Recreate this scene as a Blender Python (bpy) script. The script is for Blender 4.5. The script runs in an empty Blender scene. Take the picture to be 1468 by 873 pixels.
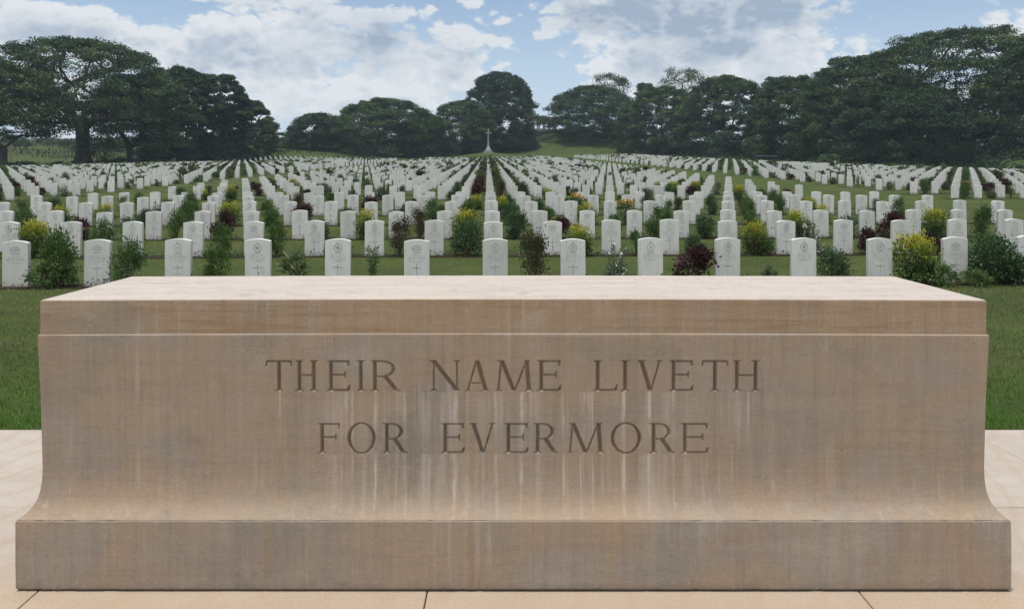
import bpy, bmesh, math, random
import numpy as np
from math import radians, sin, cos, pi

rnd = random.Random(7)
RNG = np.random.default_rng(11)
SC = bpy.context.scene
COL = SC.collection
F = 1060.0                       # focal length of the photograph in its own pixels
CX, HY = 734.0, 255.0            # vanishing point of the level view axis
CAMZ = 1.52

# ------------------------------------------------------------------ helpers
def link(o):
    COL.objects.link(o)
    return o

def tag(o, label=None, cat=None, group=None, kind=None):
    if label: o['label'] = label
    if cat: o['category'] = cat
    if group: o['group'] = group
    if kind: o['kind'] = kind
    return o

def empty(name, loc=(0, 0, 0), rz=0.0):
    o = bpy.data.objects.new(name, None)
    o.empty_display_size = 0.1
    o.location = loc
    o.rotation_euler = (0, 0, rz)
    return link(o)

def obj(name, me, parent=None, loc=(0, 0, 0), rz=0.0):
    o = bpy.data.objects.new(name, me)
    o.location = loc
    o.rotation_euler = (0, 0, rz)
    if parent: o.parent = parent
    return link(o)

def mesh_np(name, V, Fc, mats, attr=None, smooth=False, mi=None):
    """V (n,3); Fc (m,k) array of one polygon size, or list of such arrays."""
    V = np.asarray(V, np.float32)
    parts = Fc if isinstance(Fc, (list, tuple)) else [Fc]
    parts = [np.asarray(p, np.int32) for p in parts if len(p)]
    me = bpy.data.meshes.new(name)
    me.vertices.add(len(V))
    me.vertices.foreach_set('co', V.ravel())
    nl = sum(p.size for p in parts)
    npoly = sum(len(p) for p in parts)
    me.loops.add(nl)
    me.polygons.add(npoly)
    me.loops.foreach_set('vertex_index', np.concatenate([p.ravel() for p in parts]))
    tot = np.concatenate([np.full(len(p), p.shape[1], np.int32) for p in parts])
    st = np.concatenate([[0], np.cumsum(tot)[:-1]]).astype(np.int32)
    me.polygons.foreach_set('loop_start', st)
    me.polygons.foreach_set('loop_total', tot)
    me.polygons.foreach_set('use_smooth', np.full(npoly, smooth))
    if mi is not None: me.polygons.foreach_set('material_index', np.asarray(mi, np.int32))
    me.update(calc_edges=True)
    if attr is not None:
        a = me.attributes.new('v', 'FLOAT', 'FACE')
        a.data.foreach_set('value', np.asarray(attr, np.float32))
    for m in (mats if isinstance(mats, (list, tuple)) else [mats]): me.materials.append(m)
    return me

def from_bm(bm, name, mat, smooth=False):
    me = bpy.data.meshes.new(name)
    bmesh.ops.recalc_face_normals(bm, faces=bm.faces)
    bm.to_mesh(me); bm.free()
    if smooth:
        for p in me.polygons: p.use_smooth = True
    me.materials.append(mat)
    return me

def add_box(bm, c, s, bev=0.0, rot=None, taper=None):
    r = bmesh.ops.create_cube(bm, size=1.0)
    vs = r['verts']
    for v in vs:
        x, y, z = v.co.x * s[0], v.co.y * s[1], v.co.z * s[2]
        if taper and z > 0: x *= taper; y *= taper
        v.co = (x, y, z)
    if bev > 0:
        es = list({e for v in vs for e in v.link_edges})
        bmesh.ops.bevel(bm, geom=es, offset=bev, segments=2, affect='EDGES', profile=0.6)
        vs = [v for v in bm.verts if v.is_valid and v not in getattr(add_box, 'old', ())]
    return vs

def box_mesh(name, c, s, mat, bev=0.0, taper=None):
    bm = bmesh.new()
    add_box(bm, c, s, bev, taper=taper)
    bmesh.ops.translate(bm, vec=c, verts=bm.verts)
    return from_bm(bm, name, mat)

def lathe(name, prof, mat, n=24, smooth=True, c=(0, 0, 0)):
    th = np.arange(n) * 2 * pi / n
    V = []
    for r, z in prof:
        V += [(c[0] + r * cos(t), c[1] + r * sin(t), c[2] + z) for t in th]
    Fq = []
    for i in range(len(prof) - 1):
        for j in range(n):
            k = (j + 1) % n
            Fq.append((i * n + j, i * n + k, (i + 1) * n + k, (i + 1) * n + j))
    caps = [list(range(n))[::-1], [(len(prof) - 1) * n + j for j in range(n)]]
    return mesh_np(name, V, [np.array(Fq), np.array(caps)], mat, smooth=smooth)

def tubes_np(segs, sides=6):
    """segs: list of (p0, p1, r0, r1) -> V, F"""
    V, Fq = [], []
    th = np.arange(sides) * 2 * pi / sides
    cs, sn = np.cos(th), np.sin(th)
    n = 0
    for p0, p1, r0, r1 in segs:
        p0 = np.asarray(p0, float); p1 = np.asarray(p1, float)
        d = p1 - p0
        L = np.linalg.norm(d)
        if L < 1e-6: continue
        d /= L
        a = np.cross(d, (0, 0, 1.0)) if abs(d[2]) < 0.9 else np.cross(d, (1.0, 0, 0))
        a /= np.linalg.norm(a)
        b = np.cross(d, a)
        ring = np.outer(cs, a) + np.outer(sn, b)
        V.append(p0 + ring * r0); V.append(p1 + ring * r1)
        for j in range(sides):
            k = (j + 1) % sides
            Fq.append((n + j, n + k, n + sides + k, n + sides + j))
        n += 2 * sides
    return np.concatenate(V), np.array(Fq)

# ------------------------------------------------------------------ material helper
class NT:
    def __init__(self, name):
        self.m = bpy.data.materials.new(name)
        self.m.use_nodes = True
        self.t = self.m.node_tree
        self.t.nodes.clear()
        self.out = self.t.nodes.new('ShaderNodeOutputMaterial')
    def node(self, typ, ins=None, **kw):
        n = self.t.nodes.new(typ)
        for k, v in kw.items(): setattr(n, k, v)
        for k, v in (ins or {}).items(): self.set(n.inputs[k], v)
        return n
    def set(self, sock, v):
        if isinstance(v, bpy.types.NodeSocket): self.t.links.new(v, sock)
        elif isinstance(v, bpy.types.Node): self.t.links.new(v.outputs[0], sock)
        else:
            if sock.type == 'RGBA' and len(v) == 3: v = (*v, 1)
            sock.default_value = v
    def coord(self, which='Object'): return self.node('ShaderNodeTexCoord').outputs[which]
    def mapv(self, v, scale=(1, 1, 1), loc=(0, 0, 0), rot=(0, 0, 0)):
        return self.node('ShaderNodeMapping', {'Vector': v, 'Scale': scale, 'Location': loc, 'Rotation': rot}).outputs[0]
    def noise(self, v, scale=5, detail=4, rough=0.55, dist=0.0):
        return self.node('ShaderNodeTexNoise', {'Vector': v, 'Scale': scale, 'Detail': detail, 'Roughness': rough, 'Distortion': dist}).outputs[0]
    def math(self, op, a, b=0.0, c=0.0, clamp=False):
        return self.node('ShaderNodeMath', {0: a, 1: b, 2: c}, operation=op, use_clamp=clamp).outputs[0]
    def smooth(self, v, lo, hi, a=0.0, b=1.0):
        return self.node('ShaderNodeMapRange', {'Value': v, 'From Min': lo, 'From Max': hi, 'To Min': a, 'To Max': b}, interpolation_type='SMOOTHSTEP').outputs[0]
    def lin(self, v, lo, hi, a=0.0, b=1.0):
        return self.node('ShaderNodeMapRange', {'Value': v, 'From Min': lo, 'From Max': hi, 'To Min': a, 'To Max': b}).outputs[0]
    def ramp(self, v, stops):
        n = self.node('ShaderNodeValToRGB', {0: v})
        e = n.color_ramp.elements
        while len(e) < len(stops): e.new(0.5)
        for k, (p, c) in zip(e, stops):
            k.position = p; k.color = (*c, 1) if len(c) == 3 else c
        return n.outputs[0]
    def mix(self, f, a, b, mode='MIX'):
        n = self.node('ShaderNodeMix', data_type='RGBA', blend_type=mode)
        self.set(n.inputs[0], f); self.set(n.inputs[6], a); self.set(n.inputs[7], b)
        return n.outputs[2]
    def sep(self, v): return self.node('ShaderNodeSeparateXYZ', {0: v}).outputs
    def comb(self, x, y, z): return self.node('ShaderNodeCombineXYZ', {0: x, 1: y, 2: z}).outputs[0]
    def attr(self, name='v'): return self.node('ShaderNodeAttribute', attribute_name=name).outputs['Fac']
    def bump(self, h, strength=0.3, dist=0.02):
        return self.node('ShaderNodeBump', {'Height': h, 'Strength': strength, 'Distance': dist}).outputs[0]
    def bsdf(self, color, rough=0.8, normal=None, spec=0.3, transl=0.0, tcol=None, metal=0.0):
        p = self.node('ShaderNodeBsdfPrincipled', {'Base Color': color, 'Roughness': rough, 'Specular IOR Level': spec, 'Metallic': metal})
        if normal is not None: self.set(p.inputs['Normal'], normal)
        s = p.outputs[0]
        if transl > 0:
            t = self.node('ShaderNodeBsdfTranslucent', {'Color': tcol if tcol is not None else color})
            s = self.node('ShaderNodeMixShader', {0: transl, 1: s, 2: t.outputs[0]}).outputs[0]
        self.t.links.new(s, self.out.inputs[0])
        return self.m

def simple(name, c, rough=0.7, var=0.15, scale=6.0, bump=0.0, metal=0.0):
    n = NT(name)
    v = n.coord()
    k = n.noise(v, scale, 5)
    col = n.mix(k, tuple(x * (1 - var * 1.6) for x in c), tuple(min(1, x * (1 + var * 1.6)) for x in c))
    b = n.bump(n.noise(v, scale * 8, 4), bump, 0.01) if bump else None
    return n.bsdf(col, rough, b, metal=metal)

def leaf_mat(name, stops, rough=0.5, transl=0.25, spec=0.35):
    n = NT(name)
    c = n.ramp(n.attr('v'), stops)
    return n.bsdf(c, rough, None, spec, transl, c)

# ------------------------------------------------------------------ terrain
A = math.atan((CX - 699.0) / F)          # the graves' axis points a little left of the view
CA, SA = cos(A), sin(A)
P0 = (-0.263, 11.61)
CSP, RSP = 1.226, 3.72
ZK = np.array([-50, 4.3, 4.5, 8, 11.6, 15.3, 19.0, 22.8, 26.5, 30.2, 37.6])
HK = np.array([-.05, -.05, -.02, -.10, -.16, -.09, -.05, .07, .17, .22, .40])
SX = np.array([-87, -81, -67, -26, -6, 32, 51, 65, 76.])
SV = np.array([.0255, .029, .033, .0362, .0362, .0425, .0345, .0245, .0214])

def ground(X, Z):
    X = np.asarray(X, float); Z = np.asarray(Z, float)
    h = np.interp(Z, ZK, HK)
    sl = np.interp(X, SX, SV)
    h = h + sl * np.clip(Z - 37.6, 0, 260)
    h = h + 1.75 * np.exp(-((X + 7.4) / 10) ** 2 - ((Z - 228) / 8) ** 2)
    # the memorial hill, right of the cross
    h = h + 9.5 / (1 + np.exp(-(Z - 268) / 11)) * np.exp(-((X - 25) / 60) ** 2)
    # rough pasture rising beyond the left trees
    w = 1 / (1 + np.exp((X + 48) / 7))
    h = h + w * 0.075 * np.clip(Z - 165, 0, 140)
    return h

def gz(x, y): return float(ground(x, y))

def at(px, z):
    """world X of a photo column at depth z"""
    return (px - CX) / F * z

def grid_loc(c, r):
    x = P0[0] + c * CSP * CA - r * RSP * SA
    y = P0[1] + c * CSP * SA + r * RSP * CA
    return x, y

# ---- materials of the setting
def mat_lawn():
    n = NT('lawn')
    v = n.coord()
    big = n.noise(v, 0.35, 3)
    mid = n.noise(v, 2.2, 5, 0.65)
    fine = n.noise(v, 45, 4, 0.7)
    base = n.ramp(big, [(0.30, (.044, .070, .015)), (0.5, (.063, .090, .020)), (0.7, (.095, .108, .032))])
    c = n.mix(n.smooth(mid, .45, .75), base, (.064, .062, .026))
    c = n.mix(n.smooth(fine, .35, .7, 0, .55), c, (.018, .028, .009))
    h = n.math('ADD', fine, mid)
    return n.bsdf(c, .9, n.bump(h, .6, .03), .1)

def mat_soil():
    n = NT('soil')
    v = n.coord()
    k = n.noise(v, 9, 6, .7)
    c = n.ramp(k, [(.3, (.020, .016, .010)), (.6, (.045, .036, .022)), (.8, (.05, .06, .02))])
    return n.bsdf(c, .95, n.bump(n.noise(v, 30, 5), .8, .03), .1)

def mat_paving():
    n = NT('paving_stone')
    v = n.coord()
    isl = n.node('ShaderNodeNewGeometry').outputs['Random Per Island']
    w = n.noise(n.mapv(v, (1.0, 2.6, 1)), 1.3, 5, .6, 1.6)
    band = n.node('ShaderNodeTexWave', {'Vector': n.mapv(v, (1, 1, 1), (0, 0, 0), (0, 0, .35)), 'Scale': 1.5, 'Distortion': 7.0, 'Detail': 4.0, 'Detail Scale': 1.2}).outputs['Fac']
    c = n.ramp(w, [(.25, (.36, .30, .255)), (.5, (.415, .36, .315)), (.75, (.46, .415, .37))])
    c = n.mix(n.smooth(band, .80, .98, 0, .35), c, (.37, .265, .185))
    c = n.mix(n.lin(isl, 0, 1, 0, .3), c, (.38, .30, .22))
    yy = n.sep(v)[1]
    c = n.mix(n.smooth(yy, 3.0, 2.6, 0, .65), c, (.41, .30, .20))
    g = n.noise(v, 110, 5, .8)
    c = n.mix(1.0, c, n.ramp(g, [(.30, (.78, .77, .75)), (.5, (1, 1, 1)), (.70, (1.10, 1.10, 1.09))]), 'MULTIPLY')
    stn = n.noise(v, 3.4, 6, .7, .8)
    c = n.mix(n.smooth(stn, .56, .72, 0, .4), c, (.30, .245, .195))
    return n.bsdf(c, .75, n.bump(n.noise(v, 60, 5), .12, .01), .3)

def mat_path():
    return simple('path_surface', (.17, .16, .15), .9, .2, 2.0, .2)

M_LAWN = mat_lawn(); M_SOIL = mat_soil(); M_PAVE = mat_paving(); M_PATH = mat_path()

def build_terrain():
    xs = np.unique(np.concatenate([np.linspace(-900, -110, 20), np.linspace(-110, -30, 41), np.linspace(-30, 30, 61), np.linspace(30, 130, 51), np.linspace(130, 900, 20)]))
    zs = np.unique(np.concatenate([[-60, -20, 0, 2, 4.3], [4.47], np.linspace(4.5, 46, 84), np.linspace(46, 200, 78), np.linspace(200, 340, 71), np.linspace(340, 1500, 24)]))
    XX, ZZ = np.meshgrid(xs, zs)
    HH = ground(XX, ZZ)
    V = np.stack([XX, ZZ, HH], -1).reshape(-1, 3)
    nx, nz = len(xs), len(zs)
    i = np.arange(nz - 1)[:, None] * nx + np.arange(nx - 1)[None]
    Fq = np.stack([i, i + 1, i + nx + 1, i + nx], -1).reshape(-1, 4)
    tag(obj('ground', mesh_np('ground', V, Fq, M_LAWN, smooth=True)), 'green lawn rising gently towards the tree line', kind='structure')

build_terrain()

def strip(name, pts, width, lift, mat, nsub=24):
    """a strip that follows the ground along pts [(x,y)...]"""
    pts = np.array(pts, float)
    t = np.linspace(0, len(pts) - 1, nsub)
    P = np.stack([np.interp(t, np.arange(len(pts)), pts[:, k]) for k in (0, 1)], -1)
    D = np.gradient(P, axis=0); D /= np.linalg.norm(D, axis=1)[:, None]
    Nn = np.stack([-D[:, 1], D[:, 0]], -1)
    ks = np.linspace(-.5, .5, 5)
    V = np.concatenate([np.column_stack([P + Nn * k * width, ground(*(P + Nn * k * width).T) + lift]) for k in ks])
    n = nsub
    Fq = np.concatenate([np.stack([np.arange(n - 1) + a * n, np.arange(1, n) + a * n, np.arange(1, n) + (a + 1) * n, np.arange(n - 1) + (a + 1) * n], -1) for a in range(4)])
    return mesh_np(name, V, Fq, mat)

# ---- paving round the memorial stone: slabs with open joints
def build_paving():
    bm = bmesh.new()
    xj = [-7.3, -4.6, -3.2, -1.745, -.312, 1.277, 2.75, 4.3, 7.2]
    yj = [-3.0, -1.4, .2, 1.75, 3.415, 4.47]
    for a in range(len(xj) - 1):
        for b in range(len(yj) - 1):
            if xj[a] > 1.2 and xj[a] < 2.9 and b == 3: pass
            g = .0022
            x0, x1, y0, y1 = xj[a] + g, xj[a + 1] - g, yj[b] + g, yj[b + 1] - g
            z = rnd.uniform(-.0015, .0015)
            r = bmesh.ops.create_cube(bm, size=1)
            for v in r['verts']:
                v.co = ((x0 + x1) / 2 + v.co.x * (x1 - x0), (y0 + y1) / 2 + v.co.y * (y1 - y0), -.04 + v.co.z * .08 + (z if v.co.z > 0 else 0))
            bmesh.ops.bevel(bm, geom=list({e for v in r['verts'] for e in v.link_edges}), offset=.003, segments=1, affect='EDGES')
    tag(obj('pavement', from_bm(bm, 'pavement', M_PAVE)), 'pale pink sandstone paving slabs around the memorial stone', kind='structure')
build_paving()

# ------------------------------------------------------------------ memorial stone
LET = dict(cap1=(.720, .837), cap2=(.486, .600))     # baseline / cap height above the pavement

def glyph(ch):
    """polygons / ellipse rings in a unit box (x 0..w in cap heights given by W)"""
    TK, TN = .145, .07
    def stem(x, t=TK, y0=0, y1=1, serif=(1, 1)):
        o = [('p', [(x - t / 2, y0), (x + t / 2, y0), (x + t / 2 * .93, (y0 + y1) / 2), (x + t / 2, y1), (x - t / 2, y1), (x - t / 2 * .93, (y0 + y1) / 2)])]
        s = .085
        if serif[0]: o.append(('p', [(x - t / 2 - s, y0), (x + t / 2 + s, y0), (x + t / 2, y0 + .075), (x - t / 2, y0 + .075)]))
        if serif[1]: o.append(('p', [(x - t / 2, y1 - .075), (x + t / 2, y1 - .075), (x + t / 2 + s, y1), (x - t / 2 - s, y1)]))
        return o
    def bar(x0, x1, y, t=TN): return [('p', [(x0, y - t / 2), (x1, y - t / 2), (x1, y + t / 2), (x0, y + t / 2)])]
    def diag(x0, y0, x1, y1, t):
        dx, dy = x1 - x0, y1 - y0
        h = t / 2 * math.hypot(dx, dy) / abs(dy)
        return [('p', [(x0 - h, y0), (x0 + h, y0), (x1 + h, y1), (x1 - h, y1)])]
    def tri(*p): return [('p', list(p))]
    def G(w):
        if ch == 'T':
            return stem(w / 2, serif=(1, 0)) + bar(.03, w - .03, .963, .075) + tri((0, .80), (.05, .80), (.10, 1.0), (.02, 1.0)) + tri((w - .05, .80), (w, .80), (w - .02, 1.0), (w - .10, 1.0))
        if ch == 'H':
            return stem(.16) + stem(w - .16) + bar(.16, w - .16, .52, .075)
        if ch in 'EF':
            o = stem(.16, serif=(1, 1)) + bar(.1, w - .05, .963, .075) + bar(.16, w * .80, .53, .07)
            o += tri((w - .11, 1.0), (w, 1.0), (w - .01, .80), (w - .055, .80)) + tri((w * .74, .53), (w * .80, .40), (w * .84, .40), (w * .84, .66), (w * .80, .66))
            if ch == 'E': o += bar(.1, w - .05, .037, .075) + tri((w - .13, 0.0), (w, 0.0), (w + .03, .21), (w - .02, .21))
            return o
        if ch == 'I': return stem(w / 2)
        if ch == 'L':
            return stem(.16) + bar(.1, w - .04, .037, .075) + tri((w - .14, 0.0), (w, 0.0), (w + .03, .22), (w - .02, .22))
        if ch == 'R':
            bx = w * .40
            o = stem(.16) + bar(.16, bx, .965, .07) + bar(.16, bx, .475, .06)
            o += [('r', (bx, .72), (w * .88 - bx, .28), (w * .88 - bx - .135, .215), bx - .01)]
            o += diag(w - .10, .02, w * .50, .50, .15) + tri((w - .22, 0), (w + .08, 0), (w + .0, .055), (w - .16, .06))
            return o
        if ch == 'N':
            return stem(.13, .075) + stem(w - .13, .075, serif=(0, 1)) + diag(w - .115, 0, .10, 1, .15) + tri((-.03, 1.0), (.16, 1.0), (.13, .93), (.05, .94))
        if ch == 'A':
            return diag(.10, 0, w / 2 - .02, 1, .07) + diag(w - .12, 0, w / 2 + .0, 1, .145) + bar(.22, w - .25, .26, .06) + tri((0, 0), (.22, 0), (.15, .06), (.08, .06)) + tri((w - .28, 0), (w + .03, 0), (w - .06, .065), (w - .20, .065))
        if ch == 'V':
            return diag(w / 2, 0, .12, 1, .145) + diag(w / 2 + .03, 0, w - .11, 1, .07) + tri((-.03, 1), (.28, 1), (.20, .935), (.05, .935)) + tri((w - .24, 1), (w + .02, 1), (w - .08, .94), (w - .16, .94))
        if ch == 'M':
            return diag(.10, 0, .19, 1, .075) + diag(w / 2, 0, .20, 1, .145) + diag(w / 2 + .02, 0, w - .20, 1, .07) + diag(w - .12, 0, w - .20, 1, .145) + tri((0, 0), (.22, 0), (.15, .06), (.07, .06)) + tri((w - .28, 0), (w + .03, 0), (w - .05, .065), (w - .20, .065)) + tri((.02, 1), (.27, 1), (.22, .94), (.12, .94)) + tri((w - .27, 1), (w - .04, 1), (w - .13, .94), (w - .24, .94))
        if ch == 'O':
            return [('o', (w / 2, .5), (w / 2, .53), (w / 2 - .125, .455))]
        return []
    return G

INSCR = [(LET['cap1'], [('T', 380, 419), ('H', 421.5, 456.5), ('E', 467, 501), ('I', 509, 525), ('R', 530, 572), ('N', 616, 661), ('A', 666, 702), ('M', 710, 764), ('E', 769, 804), ('L', 850, 885), ('I', 888, 905), ('V', 914, 951), ('E', 959, 994), ('T', 1006, 1045), ('H', 1050, 1091)]),
         (LET['cap2'], [('F', 454, 487), ('O', 497, 538), ('R', 547, 582), ('E', 631, 665), ('V', 673, 711), ('E', 722, 757), ('R', 764, 799), ('M', 813, 867), ('O', 876, 920), ('R', 931, 967), ('E', 976, 1016)])]

def poly_depth(P, X, Z):
    P = np.array(P)
    a = 0.5 * np.sum(P[:, 0] * np.roll(P[:, 1], -1) - np.roll(P[:, 0], -1) * P[:, 1])
    if a < 0: P = P[::-1]
    d = np.full(X.shape, 1e9)
    for i in range(len(P)):
        p, q = P[i], P[(i + 1) % len(P)]
        e = q - p; L = math.hypot(*e)
        if L < 1e-9: continue
        d = np.minimum(d, (e[0] * (Z - p[1]) - e[1] * (X - p[0])) / L)
    return np.maximum(d, 0)

def carve(X, Z):
    """V-cut depth in metres at face points"""
    D = np.zeros(X.shape)
    row = np.zeros(X.shape, np.int8)
    word, last = 0, None
    for li, ((zb, zt), chars) in enumerate(INSCR):
        H = zt - zb
        for ch, p0, p1 in chars:
            x0, x1 = (p0 - 736) / 383.0, (p1 - 736) / 383.0
            if last is None or last[0] != li or p0 - last[1] > 30: word += 1
            last = (li, p1)
            sel = (X > x0 - .02) & (X < x1 + .02) & (Z > zb - .02) & (Z < zt + .02)
            u = (X[sel] - x0) / H; v = (Z[sel] - zb) / H
            d = np.zeros(u.shape)
            for s in glyph(ch)((x1 - x0) / H):
                if s[0] == 'p':
                    d = np.maximum(d, poly_depth(s[1], u, v))
                else:
                    (cx, cy), (a, b), (ai, bi) = s[1], s[2], s[3]
                    ro = np.hypot((u - cx) / a, (v - cy) / b); ri = np.hypot((u - cx) / ai, (v - cy) / bi)
                    dd = np.minimum((1 - ro) * min(a, b), (ri - 1) * min(ai, bi))
                    if s[0] == 'r': dd = np.where(u > s[4], dd, 0)
                    d = np.maximum(d, np.maximum(dd, 0))
            D[sel] = np.maximum(D[sel], d * H)
            row[sel] = word
    return np.minimum(D * 2.6, .017), row

def mat_sandstone(name, kind):
    n = NT(name)
    v = n.coord()
    x, y, z = n.sep(v)
    big = n.noise(n.mapv(v, (.8, 1, 1.4)), 1.6, 4, .55, .3)
    c = n.ramp(big, [(.30, (.252, .217, .180)), (.42, (.292, .244, .194)), (.52, (.315, .242, .174)), (.60, (.285, .244, .200)), (.72, (.335, .292, .242))])
    if kind == 'slab': c = n.mix(.62, c, (.305, .222, .138))
    # greenish grey damp patches
    pt = n.noise(n.mapv(v, (1, 1, 1.2), (3.1, 0, 7.7)), 2.4, 5, .6, .5)
    c = n.mix(n.smooth(pt, .54, .68, 0, .6), c, (.222, .206, .172))
    # ochre run-down
    oc = n.noise(n.mapv(v, (7, 7, .8), (1.3, 0, 0)), 1.5, 4, .6)
    c = n.mix(n.smooth(oc, .52, .70, 0, .45), c, (.31, .225, .135))
    # cross bedding
    bd = n.noise(n.mapv(v, (.9, .9, 17), (0, 0, 0), (0, .13, 0)), 2.0, 6, .62, .7)
    amt = .65 if kind == 'slab' else .28
    c = n.mix(n.smooth(bd, .52, .66, 0, amt), c, (.25, .165, .095) if kind == 'slab' else (.24, .185, .145))
    c = n.mix(n.smooth(bd, .46, .34, 0, amt * .6), c, (.36, .29, .225))
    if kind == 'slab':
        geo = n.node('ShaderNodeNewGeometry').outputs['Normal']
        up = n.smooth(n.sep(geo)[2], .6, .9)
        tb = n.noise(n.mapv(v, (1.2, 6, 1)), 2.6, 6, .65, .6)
        top_tone = n.ramp(tb, [(.3, (.40, .345, .30)), (.5, (.46, .405, .355)), (.7, (.49, .44, .385))])  # paler stone colour for the upward faces
        c = n.mix(up, c, top_tone)
    # soft vertical weathering bands and faint tooling marks
    vb = n.noise(n.mapv(v, (15, 15, .45), (2, 0, 5)), 1.4, 5, .65)
    c = n.mix(1.0, c, n.ramp(vb, [(.25, (.86, .86, .86)), (.5, (1, 1, 1)), (.75, (1.0, .995, .985))]), 'MULTIPLY')
    c = n.mix(n.smooth(vb, .56, .72, 0, .28), c, (.36, .315, .262))
    v2 = n.noise(n.mapv(v, (42, 42, 2.2), (2, 0, 9)), 1.4, 5, .7)
    c = n.mix(1.0, c, n.ramp(v2, [(.28, (.91, .905, .90)), (.5, (1, 1, 1)), (.72, (1.06, 1.06, 1.05))]), 'MULTIPLY')
    hm = n.noise(n.mapv(v, (2.2, 2.2, 60), (8, 0, 5)), 1.4, 4, .6)
    c = n.mix(n.smooth(hm, .58, .72, 0, .10), c, (.37, .32, .265))
    # pale vertical lime streaks
    st = n.noise(n.mapv(v, (26, 26, .55)), 1.6, 3, .6)
    keep = n.noise(n.mapv(v, (2.0, 2, 3.0), (9, 0, 2)), 1.1, 3)
    c = n.mix(n.math('MULTIPLY', n.smooth(st, .54, .74, 0, .6), n.smooth(keep, .42, .62)), c, (.40, .345, .30))
    if kind in ('die', 'letter'):
        # lime drips from the foot of each line of lettering
        q = n.math('ADD', n.math('MULTIPLY', n.noise(n.mapv(v, (1, 1, 1)), 9, 2), .012), x)
        col = n.noise(n.comb(n.math('MULTIPLY', q, 44.0), 0.0, n.math('MULTIPLY', z, .5)), 1.0, 2, .5)
        col2 = n.noise(n.comb(n.math('MULTIPLY', q, 16.0), 4.0, n.math('MULTIPLY', z, 1.2)), 1.0, 2, .5)
        brk = n.smooth(n.noise(n.mapv(v, (14, 14, 5), (1, 6, 3)), 1.6, 4, .6), .34, .58, .25, 1)
        dr = n.math('MULTIPLY', n.smooth(col, .53, .72), brk)
        soft = n.smooth(col2, .50, .70)
        inx = n.math('MULTIPLY', n.smooth(x, -.98, -.80), n.smooth(x, 1.0, .86))
        inx2 = n.math('MULTIPLY', n.smooth(x, -.78, -.66), n.smooth(x, .78, .66))
        b1 = n.math('MULTIPLY', n.smooth(z, .722, .712), n.smooth(z, .45, .66))
        b2 = n.math('MULTIPLY', n.smooth(z, .488, .478), n.smooth(z, .22, .36))
        m = n.math('ADD', n.math('MULTIPLY', b1, inx), n.math('MULTIPLY', b2, inx2), clamp=True)
        c = n.mix(n.math('MULTIPLY', n.math('MULTIPLY', dr, m), .80), c, (.50, .455, .40))
        c = n.mix(n.math('MULTIPLY', n.math('MULTIPLY', soft, m), .6), c, (.41, .365, .315))
        # ochre wash at the flare
        fl = n.math('MULTIPLY', n.smooth(z, .40, .31), n.smooth(n.noise(n.mapv(v, (1.5, 1, 1)), 3, 4), .3, .6))
        c = n.mix(n.math('MULTIPLY', fl, .38), c, (.34, .25, .165))
    if kind == 'die':
        lg = n.smooth(n.math('ADD', z, n.math('MULTIPLY', n.noise(v, 14, 3), .006)), .928, .932)
        c = n.mix(n.math('MULTIPLY', lg, n.smooth(n.noise(v, 5, 3), .3, .55, .05, .35)), c, (.42, .36, .30))  # ledge line paler: sky light on the ledge painted into the colour
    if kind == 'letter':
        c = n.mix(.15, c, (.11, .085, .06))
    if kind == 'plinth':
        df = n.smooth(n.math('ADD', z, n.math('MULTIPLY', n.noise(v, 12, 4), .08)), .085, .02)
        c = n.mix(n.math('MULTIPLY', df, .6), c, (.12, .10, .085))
        bl = n.noise(n.mapv(v, (3.0, 3, .8), (5, 0, 0)), 1.3, 3)
        c = n.mix(n.smooth(bl, .56, .72, 0, .55), c, (.228, .214, .190))
    c = n.mix(1.0, c, (1.02, 1.005, 1.015, 1), 'MULTIPLY')
    g = n.noise(v, 105, 5, .8)
    c = n.mix(1.0, c, n.ramp(g, [(.30, (.85, .845, .84)), (.46, (.99, .99, .99)), (.60, (1.03, 1.03, 1.03)), (.72, (1.10, 1.10, 1.09))]), 'MULTIPLY')
    pits = n.noise(v, 62, 3, .6)
    c = n.mix(n.smooth(pits, .68, .73, 0, .35), c, (.13, .10, .08))
    sp = n.noise(v, 38, 4, .7)
    c = n.mix(n.smooth(sp, .60, .74, 0, .40), c, (.40, .35, .29))
    dk = n.noise(n.mapv(v, (1, 1, 1.3), (5, 2, 8)), 7.5, 5, .7, .4)
    c = n.mix(n.smooth(dk, .60, .72, 0, .30), c, (.20, .17, .14))
    c = n.mix(n.smooth(dk, .42, .32, 0, .30), c, (.37, .315, .25))
    hb = n.math('ADD', n.math('MULTIPLY', g, .4), n.math('ADD', n.math('MULTIPLY', sp, .7), n.math('MULTIPLY', bd, .25)))
    return n.bsdf(c, .85, n.bump(hb, .35, .008), .2)

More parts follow.
